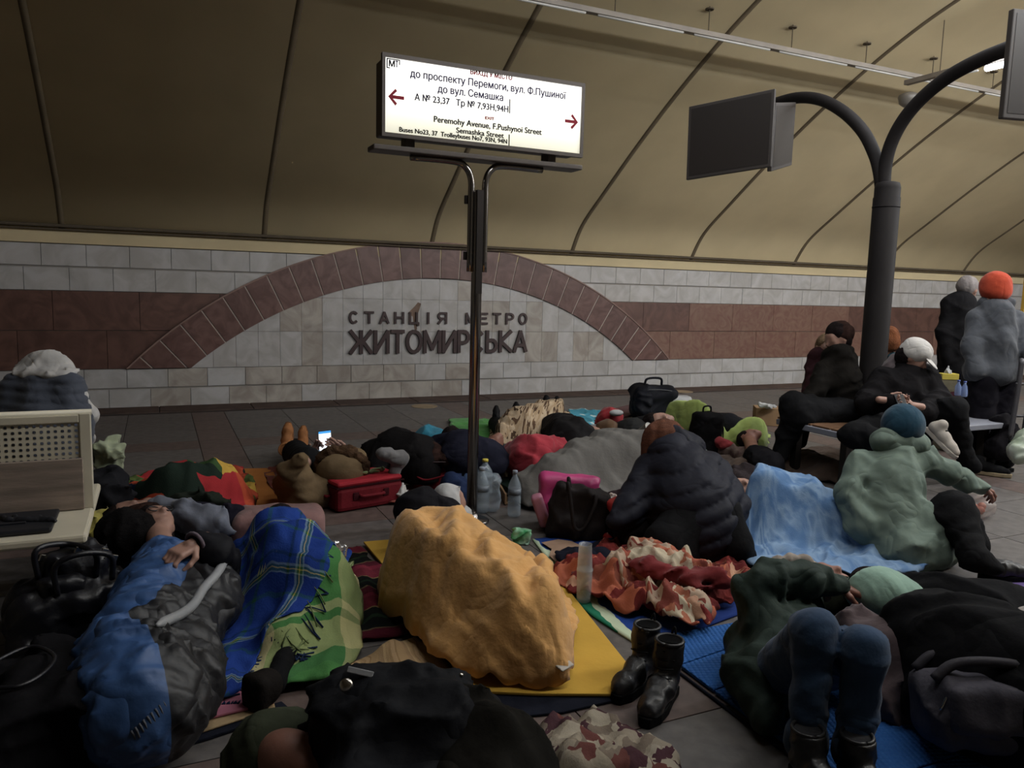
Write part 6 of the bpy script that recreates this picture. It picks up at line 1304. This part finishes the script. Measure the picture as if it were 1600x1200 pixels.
boot(np.array([*S(1535, 885, 4.0)[:2], .004]), -.35, parent=e, name='shoe', shaft=.03)
ob = mat('orange_net', '#a84a28', rough=.5, bump=.4, scale=30, var=.2); clr = mat('clear_film', '#b0a29b', rough=.25, alpha=.4, bump=.3, scale=20, var=0)
e = empty('food_bag', P(1528, 812)); tag(e, 'clear plastic bag of orange vegetables beside the mint coat sleeve', 'bag')
q0 = P(1528, 808)
sdf('bag', chain((q0+np.array([-.06, .02, .19]), .05), (q0+np.array([-.02, 0, .09]), .09), (q0+np.array([.04, 0, .07]), .07)), clr, e, disp=folds(22, .012, 3), res=.010, floor=.004)
for i in range(4):
    c = q0+np.array([.04*i-.06, .02*(i % 2), .045+.02*(i % 2)]); sdf('carrot', chain((c, .028), (c+np.array([.06, .03, -.005]), .012)), ob, e, res=.007, floor=.004)

# ================================================================ STANDING PEOPLE AND THINGS AT THE RIGHT
gj2 = cloth('#484b51')
e = person('standing person in a grey jacket and bright orange knitted hat, seen from behind', [
    ('trousers', cloth('#15131a'), chain((S(1538, 590, 6.7), .14), (S(1532, 655, 6.7), .095), (S(1528, 722, 6.7), .07))+chain((S(1566, 590, 6.75), .14), (S(1562, 655, 6.75), .095), (S(1556, 724, 6.75), .07)), {'k': .03, 'disp': folds(12, .006, 3)}),
    ('jacket', gj2, chain((S(1556, 492, 6.7), .16), (S(1552, 530, 6.7), .175), (S(1552, 575, 6.7), .185))+chain((S(1525, 500, 6.7), .09), (S(1520, 545, 6.65), .08), (S(1525, 580, 6.6), .07))+chain((S(1585, 498, 6.75), .09), (S(1602, 540, 6.65), .07), (S(1618, 565, 6.5), .06))+chain((S(1528, 578, 6.7), .12), (S(1570, 578, 6.7), .13)), {'disp': folds(10, .008, 9)}),
    ('hood', gj2, chain((S(1540, 475, 6.72), .07), (S(1572, 475, 6.72), .07)), {'disp': folds(16, .006, 3)})],
    head=(S(1558, 455, 6.7), (.2, .97, 0), (0, 0, 1), 1.05), hairm=None)
sdf('knitted_hat', [ell(S(1556, 444, 6.7), (.125, .125, .115)), ell(S(1556, 457, 6.7), (.120, .118, .085))], cloth('#b23a14'), e, disp=lambda X, Y, Z: .003*wr(X, Y, Z, 22, 3), res=.01)
for x in (1528, 1558): boot(np.array([*S(x, 733, 6.7)[:2], .003])-np.array([0, .12, 0]), 1.3, parent=e, name='shoe', shaft=.03, m=mat('shoe_black', '#131214', rough=.6, bump=.1))
e = person('standing person in a long black coat with grey hair beyond the orange hat', [
    ('coat', cloth('#121113'), chain((S(1500, 475, 8.6), .16), (S(1498, 520, 8.6), .20), (S(1496, 580, 8.6), .21), (S(1500, 610, 8.6), .19))+chain((S(1483, 478, 8.6), .09), (S(1476, 520, 8.55), .085), (S(1480, 560, 8.5), .07)), {'disp': folds(8, .01, 3)}),
    ('trousers', blk, chain((S(1495, 600, 8.6), .10), (S(1494, 648, 8.6), .07))+chain((S(1508, 600, 8.6), .10), (S(1508, 650, 8.6), .07)), {})], head=(S(1513, 452, 8.6), (.9, .2, -.2), (0, 0, 1), 1.05), hairm=None)
sdf('hair', [ell(S(1511, 447, 8.6), (.115, .11, .12))], mat('hair_grey', '#77706e', rough=.6, bump=.5, scale=50, var=.2), e, disp=fur(.006, 60))
for x in (1494, 1508): boot(np.array([*S(x, 655, 8.6)[:2], .003]), -.6, parent=e, name='shoe', shaft=.03, m=mat('shoe_black', '#131214', rough=.6, bump=.1))
tb0 = S(1492, 650, 7.6)
bx = MB().box((-.20, -.20, 0), (.20, .20, .34), rotz(-.3), (*tb0[:2], .001)).make('storage_box', cloth('#6d6650'), None, bevel=.01); tag(bx, 'beige fabric box standing in front of the grey-haired person', 'box')
mr = sdf('maroon_bundle', chain((S(1470, 612, 7.7), .10), (S(1488, 610, 7.7), .09)), cloth('#3a141c'), None, disp=folds(14, .01, 2)); mr.location.z -= .1; tag(mr, 'maroon garment lying on the beige storage box', 'clothes')
e = empty('tissue_box', S(1481, 590, 7.7)); tag(e, 'yellow tissue box with a white tissue beside the black coat', 'box'); q0 = S(1481, 588, 7.7); MB().box((-.075, -.045, -.16), (.075, .045, -.03), rotz(-AZ), q0).make('lower_carton', cloth('#6d6650'), e, bevel=.004)
MB().box((-.085, -.05, -.03), (.085, .05, .03), rotz(-AZ), q0).make('carton', mat('box_yellow', '#b5a32a', rough=.6, bump=0, var=.05), e, bevel=.004)
sdf('tissue', chain((q0+np.array([0, 0, .04]), .03), (q0+np.array([.0, 0, .09]), .012)), whc, e, disp=folds(40, .008, 2), res=.006, k=.02)
for i, (x, y) in enumerate([(1497, 607), (1507, 609), (1515, 608)]):
    c = S(x, y, 7.6); e_ = empty('water_bottle', c); tag(e_, ['leftmost', 'middle', 'rightmost'][i]+' of three small blue-tinted water bottles on the beige storage box', 'bottle', 'bottles on the storage box')
    MB().lathe(c+np.array([0, 0, -.07]), [(.026, 0), (.03, .01), (.03, .09), (.012, .125), (.012, .14), (.001, .14)], 14).make('body', mat('pet_blue', '#8fa6d8', rough=.1, alpha=.5, bump=0, var=0), e_, True)
    MB().lathe(c+np.array([0, 0, .07]), [(.014, 0), (.014, .015), (.001, .015)], 12).make('cap', mat('cap_blue', '#3f56a0', rough=.5, var=0), e_, True)
e = empty('trolley', S(1590, 690, 6.3)); e.location.z = 0; tag(e, 'grey tubular trolley frame at the right edge', 'trolley')
MB().tube(smoothpts([S(1597, 560, 6.3), S(1592, 600, 6.3), S(1584, 650, 6.3), S(1578, 685, 6.3)], 5), .02, 10).make('frame', mat('trolley_grey', '#4a484c', rough=.45, metal=.5), e, True)
MB().tube(smoothpts([S(1618, 560, 6.4), S(1612, 600, 6.4), S(1604, 650, 6.4), S(1598, 688, 6.4)], 5), .02, 10).make('frame', mat('trolley_grey', '#4a484c', rough=.45, metal=.5), e, True)
for y in (600, 650): MB().tube([S(1588 if y == 600 else 1584, y, 6.3), S(1612 if y == 600 else 1604, y, 6.4)], .012, 8).make('crossbar', mat('trolley_grey', '#4a484c'), e, True)
for px in ((1578, 690, 6.3), (1600, 692, 6.4)):
    c = S(*px); MB().lathe((c[0], c[1]-.01, c[2]), [(.04, 0), (.045, .01), (.04, .02), (.001, .02)], 16, rotx(pi/2)).make('wheel', sole_m, e, True)
j = sdf('dark_bag', chain((S(1556, 700, 6.5), .12), (S(1575, 690, 6.5), .12), (S(1565, 662, 6.5), .09)), cloth('#141216'), None, disp=folds(12, .012, 2), floor=.004); tag(j, 'dark bag standing behind the feet of the orange-hatted person', 'bag')
j = sdf('carrier_bag', chain((S(1592, 705, 6.0), .10), (S(1606, 692, 6.0), .10)), mat('carrier_pale', '#9c9f98', rough=.35, bump=.4, scale=25, var=.2, col2='#7c9a6c'), None, disp=folds(18, .012, 4), res=.011, floor=.004); tag(j, 'white plastic carrier bag on the floor at the right edge', 'bag')
j = MB().box((-.03, -.02, -.42), (.03, .02, .42), I3, S(1600, 480, 9.0)).make('yellow_handrail', mat('rail_yellow', '#b08a1c', rough=.6), None, bevel=.004); tag(j, 'vertical yellow panel at the right edge beyond the orange hat', 'panel')
